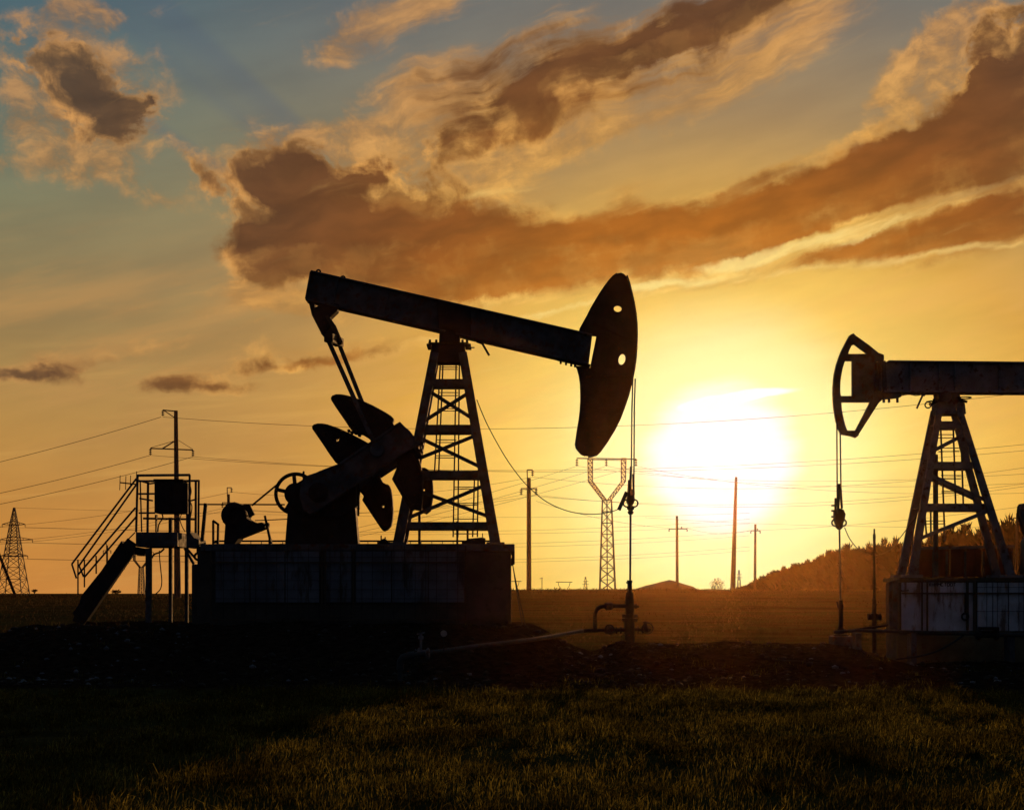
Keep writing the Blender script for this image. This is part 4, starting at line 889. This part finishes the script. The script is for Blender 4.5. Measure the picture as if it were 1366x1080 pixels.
mb = MB(); mb.bar(P(1247.8,606,YC+.3), P(1248.5,770,YC+.3), .10, .08); mb.build('cable_duct', STEEL, RJ)
for px, dy, xt in ((1117,-.15,1116.3),(1122.3,.15,1120.6)):
    m = MB(); m.tube([P(xt, 566, YC+dy), P(px, 684, YC+dy)], .017, 6); m.build('bridle_cable', WIRE, RJ)
mb = MB()
for a, b_, w in (((1119.6,645),(1118,678),.045),((1121.2,651),(1123,678),.04),((1114.6,664),(1114,690),.035)): mb.bar(P(*a,YC), P(*b_,YC), w, .08)
mb.plate([[(1113,682),(1118,678),(1124,680),(1126.5,686),(1125,694),(1123,699),(1115,699),(1113,692)]], YC, .12)
for y_ in (674,681,689): mb.bar(P(1109,y_,YC), P(1115,y_,YC), .04, .04)
mb.ring(P(1114,697,YC), .075, .02, 'Y', 16, 6); mb.ring(P(1124.6,697,YC), .075, .02, 'Y', 16, 6); mb.lathe(P(1119.6,706,YC), (0,0,1), [(0,.04),(.05,.09),(.15,.09),(.2,.05)], 10)
mb.build('carrier_bar', BLACK, RJ)
mb = MB(); mb.tube([P(1119.8,704,YC), P(1121.3,808,YC)], .022, 10); mb.build('polished_rod', GALV, RJ)
mb = MB(); mb.tube(spline([P(1126.5,703,YC), P(1134,719,YC), P(1146,733,YC), P(1160,739,YC+.2), P(1175,739,YC+.3), P(1190,731,YC+.2), P(1200,718,YC), P(1213,701,YC-.3), P(1222,690,YC-.3)]), .011, 6)
tag(mb.build('signal_cable', RUBBER), 'thin black cable drooping in a loop between the right rod carrier and the right tower', 'cable')
# drive end beyond the frame edge, its first bits in view
mb = MB(); mb.plate([[(1368,770),(1370,720),(1385,700),(1455,700),(1470,715),(1475,770)]], YC, .42); mb.build('gear_reducer', STEEL, RJ, .02)
mb = MB(); mb.plate([smooth_loop([(1361,690),(1359.5,676),(1366,671),(1380,668),(1500,640),(1510,665),(1400,712),(1372,712)],1)], YC-.75, .07); mb.build('crank_arm', STEEL, RJ)
mb = MB(); mb.plate([smooth_loop([(1358,684),(1360,672),(1366,671),(1385,676),(1402,700),(1395,735),(1378,738),(1362,700)],1)], YC-.5, .12); mb.build('counterweight', BLACK, RJ)
for s in (-1, 1):
    a, b_ = P(1575,530,YC-.9), P(1490,655,YC-.9)
    if s > 0: a, b_ = mirror(a,YC), mirror(b_,YC)
    mb = MB(); mb.bar(a, b_, .1, .1); mb.build('pitman_arm', STEEL2, RJ)
mb = MB(); mb.box(P(1568,524,YC-1.0), P(1584,540,YC+1.0)); mb.build('equalizer', STEEL, RJ)

# right foundation
YQ = 32.4; YQb = 33.6
RF = empty('foundation_block', V3((P(1330,880,YQ).x, YC, .1)), 'white sheet-clad foundation block under the right pumpjack, rust stained, meeting the right edge', 'foundation')
mb = MB(); mb.box((P(1200,0,YQ).x, YQ+.03, -.2), (P(1640,0,YQ).x, YQb, P(0,776,YQ).z)); mb.build('block', CONC, RF, .02)
mb = MB(); mb.box((P(1199,0,YQ).x, YQ-.06, P(0,775.6,YQ).z), (P(1640,0,YQ).x, YQb+.2, P(0,770,YQ).z)); mb.build('top_slab', FRAMEP, RF, .01)
mb = MB(); mb.box((P(1196,0,YQ).x, YQ-.10, -.2), (P(1640,0,YQ).x, YQ+.026, P(0,847,YQ).z)); mb.build('plinth', mat('ochre_plinth', (.13,.10,.05), .9, 0, .3, 2, .2), RF, .02)
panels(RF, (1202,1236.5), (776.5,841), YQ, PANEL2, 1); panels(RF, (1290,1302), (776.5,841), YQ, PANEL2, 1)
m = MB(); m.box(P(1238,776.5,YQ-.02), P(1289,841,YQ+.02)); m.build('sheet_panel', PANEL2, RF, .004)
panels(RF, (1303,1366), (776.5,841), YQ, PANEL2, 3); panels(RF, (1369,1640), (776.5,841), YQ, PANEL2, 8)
mb = MB()
for a, b_, w in (((1237,770),(1237,843),.035),((1230,772),(1230,842),.03),((1290.5,768),(1290.5,840),.05),((1300,774),(1300,843),.06),((1203,791),(1640,791),.035),((1203,842.5),(1640,842.5),.04),((1368,770),(1368,843),.05),((1440,770),(1440,843),.05)): mb.bar(P(*a,YQ-.07), P(*b_,YQ-.07), w, .04)
fr = mb.build('fence_frame', FRAMEP, RF)
mb = MB()
for k in range(18): mb.bar(P(1302+k*14.3,776,YQ-.075), P(1302+k*14.3,842,YQ-.075), .010, .006)
for py in (783,815): mb.bar(P(1300,py,YQ-.08), P(1560,py,YQ-.08), .010, .006)
mb.build('wire_mesh', BLACK, fr)
mb = MB(); mb.ring(P(1287.5,822,YQ-.1), .075, .022, 'Y', 18, 8, 1); mb.bar(P(1287.5,790,YQ-.1), P(1287.5,817,YQ-.1), .03, .03); mb.build('lifting_hook', BLACK, RF)
# faded stencilled marks under the slab
mb = MB(); q = YQ-.024
def st(a, b_, w=.016): mb.bar(P(*a,q), P(*b_,q), w, .003)
x = 1237.6+1.5
for g in 'XHHMCTOOT':
    if g == 'X': st((x,777.2),(x+2.8,781.4)); st((x+2.8,777.2),(x,781.4))
    elif g == 'H': st((x,777.2),(x,781.4)); st((x+2.8,777.2),(x+2.8,781.4)); st((x,779.3),(x+2.8,779.3))
    elif g == 'M': st((x,777.2),(x,781.4)); st((x+3,777.2),(x+3,781.4)); st((x,777.2),(x+1.5,779.6)); st((x+3,777.2),(x+1.5,779.6))
    elif g == 'C': st((x,777.2),(x,781.4)); st((x,777.4),(x+2.6,777.4)); st((x,781.2),(x+2.6,781.2))
    elif g == 'T': st((x,777.4),(x+3,777.4)); st((x+1.5,777.4),(x+1.5,781.4))
    elif g == 'O': st((x,777.2),(x,781.4)); st((x+2.8,777.2),(x+2.8,781.4)); st((x,777.4),(x+2.8,777.4)); st((x,781.2),(x+2.8,781.2))
    x += 4.1
mb.build('stencil_lettering', BLACK, RF)
mb = MB(); 
for a, b_, w in (((1187.5,776),(1187.5,842),.06),((1194,776),(1194,843),.10),((1187,776.5),(1204,773),.05),((1186,800),(1196,800),.04),((1198,784),(1203,788),.04),((1203,788),(1212,787),.03)): mb.bar(P(*a,YQ-.02), P(*b_,YQ-.02), w, .06)
mb.build('side_bracket', STEEL, RF)
# rusty fence sheets behind the tower feet
GF = empty('guard_fence', V3((P(1285,768,YQb).x, YQb+.1, P(0,770,YQb).z)), 'rust red sheet fence with a grey top rail behind the feet of the right tower', 'fence')
Yg = YQb+.12
panels(GF, (1224,1352), (732,769), Yg, REDSHEET, 6)
mb = MB(); mb.bar(P(1224,731,Yg-.04), P(1352,728.5,Yg-.04), .075, .06); mb.build('top_rail', STEEL2, GF)
for x in (1224.5,1245,1263,1287.5,1312,1350):
    m = MB(); m.bar(P(x,735,Yg-.07), P(x,770,Yg-.07), .05, .04); m.build('post', STEEL, GF)
for x0,x1,y0,y1 in ((1230,1240,742,764),(1252,1259,742,764),(1268,1284,742,764)):
    mb = MB()
    for a, b_ in (((x0,y0),(x1,y0)),((x1,y0),(x1,y1)),((x1,y1),(x0,y1)),((x0,y1),(x0,y0))): mb.bar(P(*a,Yg-.045), P(*b_,Yg-.045), .018, .02)
    mb.build('stiffener', REDSHEET, GF)

# ================================================================== poles, pylons, wires
def insulator(root, top, L, r, mt=GLASSY):
    m = MB(); k = 3; prof = []
    for i in range(k):
        h0 = -L*(i/k)*.9-.08*L; prof += [(-h0, r*.25), (-h0+L*.10, r), (-h0+L*.16, r), (-h0+L*.2, r*.25)]
    m.lathe(top, (0,0,-1), [(0,r*.2)]+prof+[(L, r*.2)], 8); m.build('insulator', mt, root)
def pole_shaft(root, px0, py0, px1, py1, Y, r0, r1, mt=CONC_POLE):
    b, t_ = P(px0,py0,Y), P(px1,py1,Y); zg = gz(b.x, Y); d = (t_-b); k = (zg-.3-b.z)/d.z
    m = MB(); m.tube([b+d*k, t_], r0, 10, r2=r1); m.build('shaft', mt, root); return V3((b+d*k).xyz)
Yp = 86; u = px_at(Yp)
A = empty('power_pole', P(236.5,795,Yp), 'tallest utility pole behind the platform, with two crossarm levels and a braced top bracket', 'utility pole')
pole_shaft(A, 236.8, 795, 234.6, 547.5, Yp, 4.6*u, 2.5*u)
mb = MB(); mb.bar(P(236,548.5,Yp), P(217,546.8,Yp), 1.5*u); mb.bar(P(219,547.5,Yp), P(233,557,Yp), 1.2*u); mb.build('top_bracket', STEEL, A)
insulator(A, P(217.2,547,Yp), 8*u, 2.1*u)
mb = MB(); mb.bar(P(200.5,597.8,Yp), P(257.6,600,Yp), 1.6*u); mb.bar(P(217,598,Yp), P(234,587.5,Yp), 1.5*u); mb.tube([P(201,597,Yp), P(232,588,Yp)], .35*u, 5); mb.tube([P(257,599,Yp), P(238,587,Yp)], .35*u, 5); mb.build('crossarm', STEEL, A)
insulator(A, P(200.6,598,Yp), 9*u, 2.1*u); insulator(A, P(257.4,600,Yp), 9*u, 2.1*u)
def hook_pole(px, ptop, pbot, Y, label, s=1.0, dark=None, w=2.6, hook=1):
    u = px_at(Y); A = empty('power_pole', P(px, pbot, Y), label, 'utility pole', 'utility poles of the nearer line')
    pole_shaft(A, px, pbot, px-.2, ptop, Y, w*1.3*s*u, w*1.05*s*u)
    m = MB(); m.bar(P(px-2*s,ptop+4*s,Y), P(px-2.4*s,ptop-11*s,Y), 1.4*s*u); m.bar(P(px-2.4*s,ptop-11*s,Y), P(px+5*s*hook,ptop-11*s,Y), 1.4*s*u); m.build('top_hook', STEEL, A)
    insulator(A, P(px+4.8*s*hook,ptop-10.5*s,Y), 8*s*u, 2.2*s*u)
    m = MB(); m.bar(P(px-11*s,ptop+14*s,Y), P(px+11*s,ptop+14*s,Y), 1.5*s*u); m.build('crossarm', STEEL, A)
    for d in (-10.4, 9.6): insulator(A, P(px+d*s,ptop+14.5*s,Y), 8*s*u, 2.2*s*u)
    return A
hook_pole(305, 659, 790, 128, 'utility pole with a hooked top showing just behind the motor of the left pumpjack', .8, w=2.2)
hook_pole(705.6, 637.5, 786, 126, 'utility pole with a hooked top between the left tower and the Y-shaped pylon', 1.0)
hook_pole(143, 727, 795, 210, 'tiny distant utility pole seen through the lower stair rails', .5, w=2.4, hook=-1)
def tpole(px, pb, ptx, pt, Y, arm_y, arm, label, w0, w1, extra=None):
    u = px_at(Y); A = empty('power_pole', P(px, pb, Y), label, 'utility pole')
    pole_shaft(A, px, pb, ptx, pt, Y, w0*u*.66, w1*u*.66, WOOD)
    if arm:
        m = MB(); k = (pb-arm_y)/(pb-pt); cx = px+(ptx-px)*k; m.bar(P(cx+arm[0],arm_y,Y), P(cx+arm[1],arm_y,Y), 1.3*u); m.build('crossarm', STEEL, A)
        for d in (arm[0], arm[1], (arm[1])*.45): insulator(A, P(cx+d, arm_y-3.2 if d > 0 and d < arm[1] else arm_y+.2, Y), 3.5*u, 1.4*u)
    return A
tpole(903.4,786,903,688,160,705.2,(-10.5,13.5),'thin pole with a wide crossarm standing by the distant earth mound',3.2,2.4)
tpole(977.6,786,982,636,120,None,None,'tall bare leaning pole standing right under the sun disc',5.6,2.6)
mb = MB()
tpole(1007,786,1007.6,699,170,707.6,(-6,6.5),'thin pole with a short crossarm where the wood begins',3.0,2.2)
tpole(1356,760,1356.8,684,90,690.5,(-5,4),'pole with a short crossarm rising above the wood at the right edge',3.2,2.0)
Yd = 95; a_ = P(-8,722,Yd); b_ = P(21.5,797,Yd)
mb = MB(); mb.tube([a_, b_], .10, 8); tag(mb.build('stay_prop', WOOD), 'dark slanting prop in front of the lattice pylon at the left edge', 'prop')

def lattice(mb, corners_bot, corners_top, n, w, side=(0,1,0)):
    """four-legged lattice between two quads"""
    cb, ct = [V3(c) for c in corners_bot], [V3(c) for c in corners_top]
    for i in range(4): mb.bar(cb[i], ct[i], w*1.25)
    for k in range(n):
        t0, t1 = k/n, (k+1)/n
        for i in range(4):
            j = (i+1) % 4
            a0, b0, a1, b1 = cb[i].lerp(ct[i],t0), cb[j].lerp(ct[j],t0), cb[i].lerp(ct[i],t1), cb[j].lerp(ct[j],t1)
            mb.bar(a0, b1, w*.75); mb.bar(b0, a1, w*.75); mb.bar(a1, b1, w*.75)
def quad(cx, hw, py, Y, D=None):
    D = D or hw*px_at(Y); a, b = P(cx-hw,py,Y), P(cx+hw,py,Y); return [V3((a.x,Y-D,a.z)), V3((b.x,Y-D,a.z)), V3((b.x,Y+D,a.z)), V3((a.x,Y+D,a.z))]
# three-armed pylon at left
Yl = 360; u = px_at(Yl)
A = empty('lattice_pylon', P(18,800,Yl), 'lattice pylon with three pairs of arms near the left edge', 'pylon')
mb = MB(); lattice(mb, quad(17.5,18,803,Yl), quad(18,9.5,741,Yl), 4, .8*u); lattice(mb, quad(18,9.5,741,Yl), quad(18.6,4.2,699,Yl), 5, .8*u); lattice(mb, quad(18.6,4.2,699,Yl), quad(19,.8,677,Yl), 3, .75*u); mb.build('mast', STEEL, A)
for cy, l, r in ((699,3,33.5),(719.5,0,43.5),(741,1,37)):
    m = MB(); cx = 18.3
    for x in (l, r):
        m.bar(P(cx,cy-4.5,Yl), P(x,cy,Yl), .8*u); m.bar(P(cx,cy+1.2,Yl), P(x,cy,Yl), .9*u); m.bar(P((cx+x)/2,cy-2.4,Yl), P((cx+x)/2,cy+.6,Yl), .6*u)
    m.build('crossarm', STEEL, A)
    for x in (l, r): insulator(A, P(x,cy,Yl), 4*u, .8*u)
# Y shaped pylons
def y_pylon(cx, base, neck, elbow, top, hw, Y, label, s=1.0):
    u = px_at(Y); A = empty('lattice_pylon', P(cx, base, Y), label, 'pylon', 'Y shaped pylons')
    mb = MB(); lattice(mb, quad(cx+.8*s,10.3*s,base,Y), quad(cx,6*s,neck,Y), 8, .95*u*max(s,.6)); mb.bar(P(cx+.5*s,base,Y), P(cx,neck,Y), 1.4*u*s)
    mb.build('mast', STEEL, A)
    for sg in (-1, 1):
        m = MB(); a, b = P(cx+sg*3*s,neck,Y), P(cx+sg*22*s,elbow,Y); c = P(cx+sg*22.3*s,top,Y)
        D = 3*s*u
        def q(p, w): return [V3((p.x-w,Y-D,p.z)), V3((p.x+w,Y-D,p.z)), V3((p.x+w,Y+D,p.z)), V3((p.x-w,Y+D,p.z))]
        lattice(m, q(a,2.6*s*u), q(b,2.8*s*u), 5, .8*u*max(s,.6)); lattice(m, q(b,2.8*s*u), q(c,3.1*s*u), 5, .8*u*max(s,.6)); m.build('fork_arm', STEEL, A)
    m = MB(); m.bar(P(cx-40.5*s,top-.2,Y), P(cx+39.5*s,top+1*s,Y), 1.5*u*s, 1.5*u*s); m.bar(P(cx-25*s,top+1.8*s,Y), P(cx+26*s,top+2.6*s,Y), .8*u*s); m.build('crossbeam', STEEL, A)
    for d in (-40, -.8, 38.8): insulator(A, P(cx+d*s,top+.6,Y), 10*s*u, 2.0*s*u)
    return A
y_pylon(809.6, 788, 667, 642, 611.3, 10, 330, 'big Y-shaped lattice pylon below the left horse head, its long crossbeam on two forked arms')
y_pylon(188.5, 797, 757, 747, 736, 10, 700, 'small distant Y-shaped pylon glimpsed under the raised platform', .42)
# tiny far pylons on the skyline
def tiny(cx, top, Y, label, kind):
    u = px_at(Y); m = MB()
    if kind == 'portal':
        m.bar(P(cx-11,top,Y), P(cx+11,top,Y), .9*u)
        for s in (-1,1): m.bar(P(cx+s*8,top,Y), P(cx+s*7,top+5,Y), .7*u); m.bar(P(cx+s*7,top+5,Y), P(cx+s*4,top+9,Y), .7*u); m.bar(P(cx+s*4,top+9,Y), P(cx+s*4,792,Y), .7*u)
    elif kind == 'mast':
        lattice(m, quad(cx,3.0,792,Y), quad(cx,.5,top,Y), 4, .45*u); m.bar(P(cx-3,top+6,Y), P(cx+4,top+6,Y), .6*u); m.bar(P(cx-4,top+10,Y), P(cx+4.5,top+10,Y), .6*u)
    else: m.bar(P(cx,top,Y), P(cx,792,Y), .9*u); m.bar(P(cx-3,top+1.5,Y), P(cx+1,top+.5,Y), .7*u)
    tag(m.build('distant_pylon', STEEL), label, 'pylon')
tiny(752.5, 776, 900, 'tiny portal-shaped pylon on the skyline just left of the Y-shaped pylon', 'portal')
tiny(781, 769, 900, 'tiny lattice mast on the skyline between the portal pylon and the Y-shaped pylon', 'mast')
tiny(983.3+2.5, 760, 800, 'tiny lattice mast on the skyline just right of the tall leaning pole', 'mast')
tiny(723, 770, 800, 'tiny post on the skyline just right of the hook-topped pole', 'post')
tiny(684.5, 775, 900, 'tiny low portal on the skyline at the right end of the left foundation', 'portal')

def wire(a, b, sag_px, label, grp, w=.42, n=28):
    A, B = P(*a), P(*b); Ym = (a[2]+b[2])/2; m = MB()
    pts = catenary(A, B, sag_px*px_at(Ym), n); m.tube(pts, [w*.8*px_at(max(p.y, 20)) for p in pts], 4, cap=False)
    tag(m.build('power_line', WIRE, recalc=False), label, 'power line', grp)
G1 = 'wires strung on the tallest pole'
wire((-60,630,80),(215,556,86),3,'upper wire running off to the left frame edge from the tallest pole',G1,.5)
wire((-60,670,80),(200.6,607,86),3,'middle wire leaving the tallest pole toward the left edge, from its left crossarm tip',G1,.5)
wire((-60,684,80),(257.4,609,86),4,'lowest wire leaving the tallest pole toward the left edge, from its right crossarm tip',G1,.5)
wire((217,556,86),(1440,514,75),33,'highest wire, crossing the whole view from the tallest pole top to the right edge',G1,.42)
wire((200.6,607,86),(1440,585,75),30,'upper of two close wires running from the tallest pole crossarm to the right edge',G1,.36)
wire((257.4,609,86),(1440,594,75),27,'lower of two close wires running from the tallest pole crossarm to the right edge',G1,.36)
G2 = 'wires between the hook-topped poles'
for (a, b_, s) in (((-60,706,132),(309,656,128),8),((309,656,128),(710.5,636,126),15),((710.5,636,126),(1440,612,118),26),
                   ((296.6,678,128),(695.4,660,126),14),((312.6,678,128),(715.4,660,126),14),((-60,726,132),(296.6,678,128),8),((-60,729,132),(312.6,678,128),9),((695.4,660,126),(1440,634,118),24),((715.4,660,126),(1440,637,118),26)):
    wire(a, b_, s, 'faint wire slung between the poles with hooked tops', G2, .30)
G3 = 'wires hung on the big Y-shaped pylon'
for x, sx_, e in ((769.6,171.8,626),(808.8,188.2,640),(848.4,204.8,655)):
    wire((sx_,741,700),(x,621.5,330),24,'faint wire running from the small distant pylon to the big Y-shaped one',G3,.28)
    wire((x,621.5,330),(1450,e,190),18,'faint wire running right from the big Y-shaped pylon past the sun',G3,.30)
G4 = 'faint low wires of the three-armed pylon'
for (x, y_, e) in ((33.5,703,706),(43.5,723.5,722),(37,745,742),(3,703,700),(0,723.5,716),(1,745,737)):
    wire((x,y_,360),(1000,e-8,760),12,'faint low wire running right from the three-armed pylon near the left edge',G4,.25)
wire((19,677,360),(1000,684,760),8,'faint topmost wire from the peak of the three-armed pylon',G4,.25)
for y_ in (703,723.5,745): wire((-80,y_-14,330),(3 if y_ != 723.5 else 0,y_,360),2,'short faint wire entering from the left edge to the three-armed pylon','left wires of the three-armed pylon',.28)
G5 = 'faint low wires beyond the right tower'
for (a, b_) in (((860,690,300),(1460,702,200)),((1013,707,170),(1460,662,120)),((916,704,160),(1001,707,170)),((715,668,150),(893,704,160))):
    wire(a, b_, 6, 'faint thin wire strung low behind the right tower and the sun poles', G5, .28)

# ================================================================== distance: mound, bush, wood
hp_ = [(842,790),(851,784),(862,780.5),(871,778.6),(882,775.6),(893,773),(900,774.6),(912,778.5),(921,781),(926,784.5),(933,790)]
Yh = 330; mb = MB(); rings = []
nr = 7; vs = []; fs = []
for j in range(nr):
    a = j/(nr-1); k = math.sin(math.pi*a)**.8; yy_ = Yh-14+28*a
    for (x, y_) in hp_: p = P(x, 790+(y_-790)*max(k,.02), Yh); vs.append((p.x, yy_, p.z))
for j in range(nr-1):
    for i in range(len(hp_)-1): b0 = j*len(hp_)+i; fs.append((b0, b0+1, b0+1+len(hp_), b0+len(hp_)))
mb.add(vs, fs, True); mb.build('hill', mat('mound_earth', (.05,.03,.018), .95, 0, .3, .3, 0, .4), None, 0, 'structure')

def conifer(h, seed, n=300, big=1.0):
    """needle clumps set on whorled branches around a leader"""
    r = np.random.default_rng(seed); V = []; T = []
    def tri(p, d, s):
        b = len(V)*1; side = np.cross(d, r.normal(0,1,3)); side /= np.linalg.norm(side)+1e-6
        V.extend([p-side*s*.28, p+side*s*.28, p+d*s]); T.append((b, b+1, b+2))
    lean = r.normal(0,.03,2)
    top = h*(.9+.1*r.random())
    for k in range(n):
        t = r.random()**.75; z = h*(.12+.88*t); R = h*(.06+.24*(1-t)**.8)*(.6+.6*r.random())*(.7+.5*math.sin(t*19+seed)**2); a = r.random()*6.283
        q = r.random()**.5; p = np.array([math.cos(a)*R*q+lean[0]*z, math.sin(a)*R*q+lean[1]*z, z+R*q*.25])
        d = np.array([math.cos(a)*.6, math.sin(a)*.6, .8])+r.normal(0,.25,3); d /= np.linalg.norm(d); tri(p, d, h*big*(.075+.04*r.random())*(1.1-.3*t))
    for k in range(5): tri(np.array([lean[0]*h, lean[1]*h, h*(.86+.03*k)]), np.array([r.normal(0,.15), r.normal(0,.15), 1.]), h*.08)
    b = len(V); w = h*.014; V.extend([np.array([-w,0,0]), np.array([w,0,0]), np.array([lean[0]*h,lean[1]*h,h])]); T.append((b,b+1,b+2)); b = len(V); V.extend([np.array([0,-w,0]), np.array([0,w,0]), np.array([lean[0]*h,lean[1]*h,h])]); T.append((b,b+1,b+2))
    return np.array(V), np.array(T)
var = [conifer(1.0, s) for s in range(14)]; dense_ = [conifer(1.0, 50+s, 260, 2.6) for s in range(6)]
top_px = ([985,1000,1012,1024,1040,1055,1070,1084,1096,1110,1130,1150,1180,1200,1230,1260,1290,1320,1345,1366,1420,1500,1700], [785,778,771,766,759,756,753,749,744,737,733,731,725,726,720,712,710,706,702,698,690,680,660])
Vs, Ts, nv = [], [], 0
for row in range(8):
    px = 984+row*1.5
    while px < 1640:
        Yt = float(np.interp(px, [984,1100,1366,1640], [520,330,190,150]))+row*5+random.uniform(-3,3)
        want = np.interp(px, *top_px)+2.5
        hgt_px = 787-want; spire = row >= 5; hh_ = max(hgt_px*px_at(Yt), .6)*(random.uniform(.86,1.16) if spire else random.uniform(.62,.88))
        zb = -3.2; hh_ += CZ-zb-0.0
        v, tt = var[random.randrange(14)] if spire else dense_[random.randrange(6)]; a = random.random()*6.28; c_, s_ = math.cos(a), math.sin(a)
        wx = random.uniform(.42,.66) if spire else random.uniform(.8,1.2)
        vr = v*np.array([hh_*wx, hh_*wx, hh_]); vr = vr@np.array([[c_,s_,0],[-s_,c_,0],[0,0,1]])
        p = P(px, 787, Yt); Vs.append(vr+np.array([p.x, Yt, zb])); Ts.append(tt+nv); nv += len(v)
        px += max(hh_*(.16 if spire else .20)/px_at(Yt), 2.2)*random.uniform(.4,1.6)
PINE = foliage_mat('pine_needles', (.005,.005,.003), (.003,.002,.001), .02, .3)
w_ = tri_mesh('woods', np.concatenate(Vs), np.concatenate(Ts), PINE)
# lone bush and low scrub on the skyline
def bush(px, top, Y, wpx, label, seed):
    r = np.random.default_rng(seed); u = px_at(Y); b = P(px, 787, Y); root = empty('bush', V3((b.x, Y, b.z-.5)), label, 'bush')
    H = (787-top)*u; m = MB(); crown = MB()
    for k in range(7):
        a = r.random()*6.28; e = V3((b.x+math.cos(a)*wpx*u*.38, Y+math.sin(a)*wpx*u*.3, b.z+H*(.6+.35*r.random()))); m.tube([(b.x,Y,b.z-.6), e], .12*u*3, 5, r2=.1*u)
    m.build('trunk', WOOD, root)
    for k in range(420):
        d = r.normal(0,1,3); d /= np.linalg.norm(d); q = r.random()**.4
        c = V3((b.x+d[0]*wpx*u*.5*q, Y+d[1]*wpx*u*.5*q, b.z+H*.5+abs(d[2]) * H*.5*q*(1 if d[2]>0 else -1))); s = u*(.5+.6*r.random())
        o1, o2 = V3(r.normal(0,s,3)), V3(r.normal(0,s,3)); crown.add([c, c+o1, c+o2], [(0,1,2)])
    crown.build('crown', PINE, root, recalc=False)
bush(957, 771, 300, 22, 'small round leafless-looking bush alone on the skyline between two poles', 3)
bush(46, 788, 260, 7, 'tiny shrub on the skyline just right of the three-armed pylon', 4)
bush(155, 790.5, 260, 14, 'low scrub on the skyline below the platform stair', 5)

# fallen twig glinting on the soil, right
mb = MB(); mb.tube(spline([P(1030,879,29.5), P(1042,881,29.4), P(1056,882,29.4), P(1075,883,29.3)]), .018, 6); p = P(1050,881,29.4); dz = gz(p.x,p.y)+.03-p.z
mb.v = [(a,b,c+dz) for a,b,c in mb.v]; tag(mb.build('stick', WOOD), 'pale stick lying on the bare soil between the two well heads', 'stick')

# ================================================================== hazy glare volume, sun, camera
HZ = bpy.data.materials.new('haze_glare_scatter'); HZ.use_nodes = True; t = HZ.node_tree; t.nodes.clear(); N = NT(t)
vs_ = N.n('ShaderNodeVolumeScatter'); vs_.inputs['Color'].default_value = (1,.50,.16,1); vs_.inputs['Density'].default_value = HAZE_GLARE; vs_.inputs['Anisotropy'].default_value = .92
o_ = N.n('ShaderNodeOutputMaterial'); N.put(o_.inputs['Volume'], vs_.outputs[0]); HZ.cycles.homogeneous_volume = True
if HAZE_GLARE > 0:
    mb = MB(); mb.box((-60,20,-4), (75,94,12)); mb.build('haze_and_glare', HZ, None, 0, 'structure')  # added orange scattering box, imitates lens veiling glare along with thin dust
sun = bpy.data.lights.new('sun', 'SUN'); sun.energy = SUN_E; sun.angle = math.radians(.5); sun.color = (1,.50,.17)
so = bpy.data.objects.new('sun', sun); COL.objects.link(so)
dirv = V3((math.sin(SUN_AZ)*math.cos(SUN_EL), math.cos(SUN_AZ)*math.cos(SUN_EL), math.sin(SUN_EL)))
so.rotation_euler = dirv.to_track_quat('Z', 'Y').to_euler(); so.location = (20, 60, 30)
build_world(SUN_AZ, SUN_EL)
cam = bpy.data.cameras.new('camera'); co = bpy.data.objects.new('camera', cam); COL.objects.link(co); bpy.context.scene.camera = co
co.location = (0,0,CZ); co.rotation_euler = (math.radians(90),0,0); cam.sensor_width = 36; cam.lens = 36*F/1366; cam.shift_y = (HYP-540)/1366; cam.clip_start = .1; cam.clip_end = 9000
sc = bpy.context.scene
sc.view_settings.view_transform = 'Standard'; sc.view_settings.look = 'None'; sc.view_settings.exposure = 0; sc.view_settings.gamma = 1
sc.cycles.use_denoising = True; sc.cycles.max_bounces = 4; sc.cycles.diffuse_bounces = 2; sc.cycles.volume_bounces = 0; sc.cycles.transparent_max_bounces = 8
sc.cycles.use_adaptive_sampling = True; sc.cycles.adaptive_threshold = .01
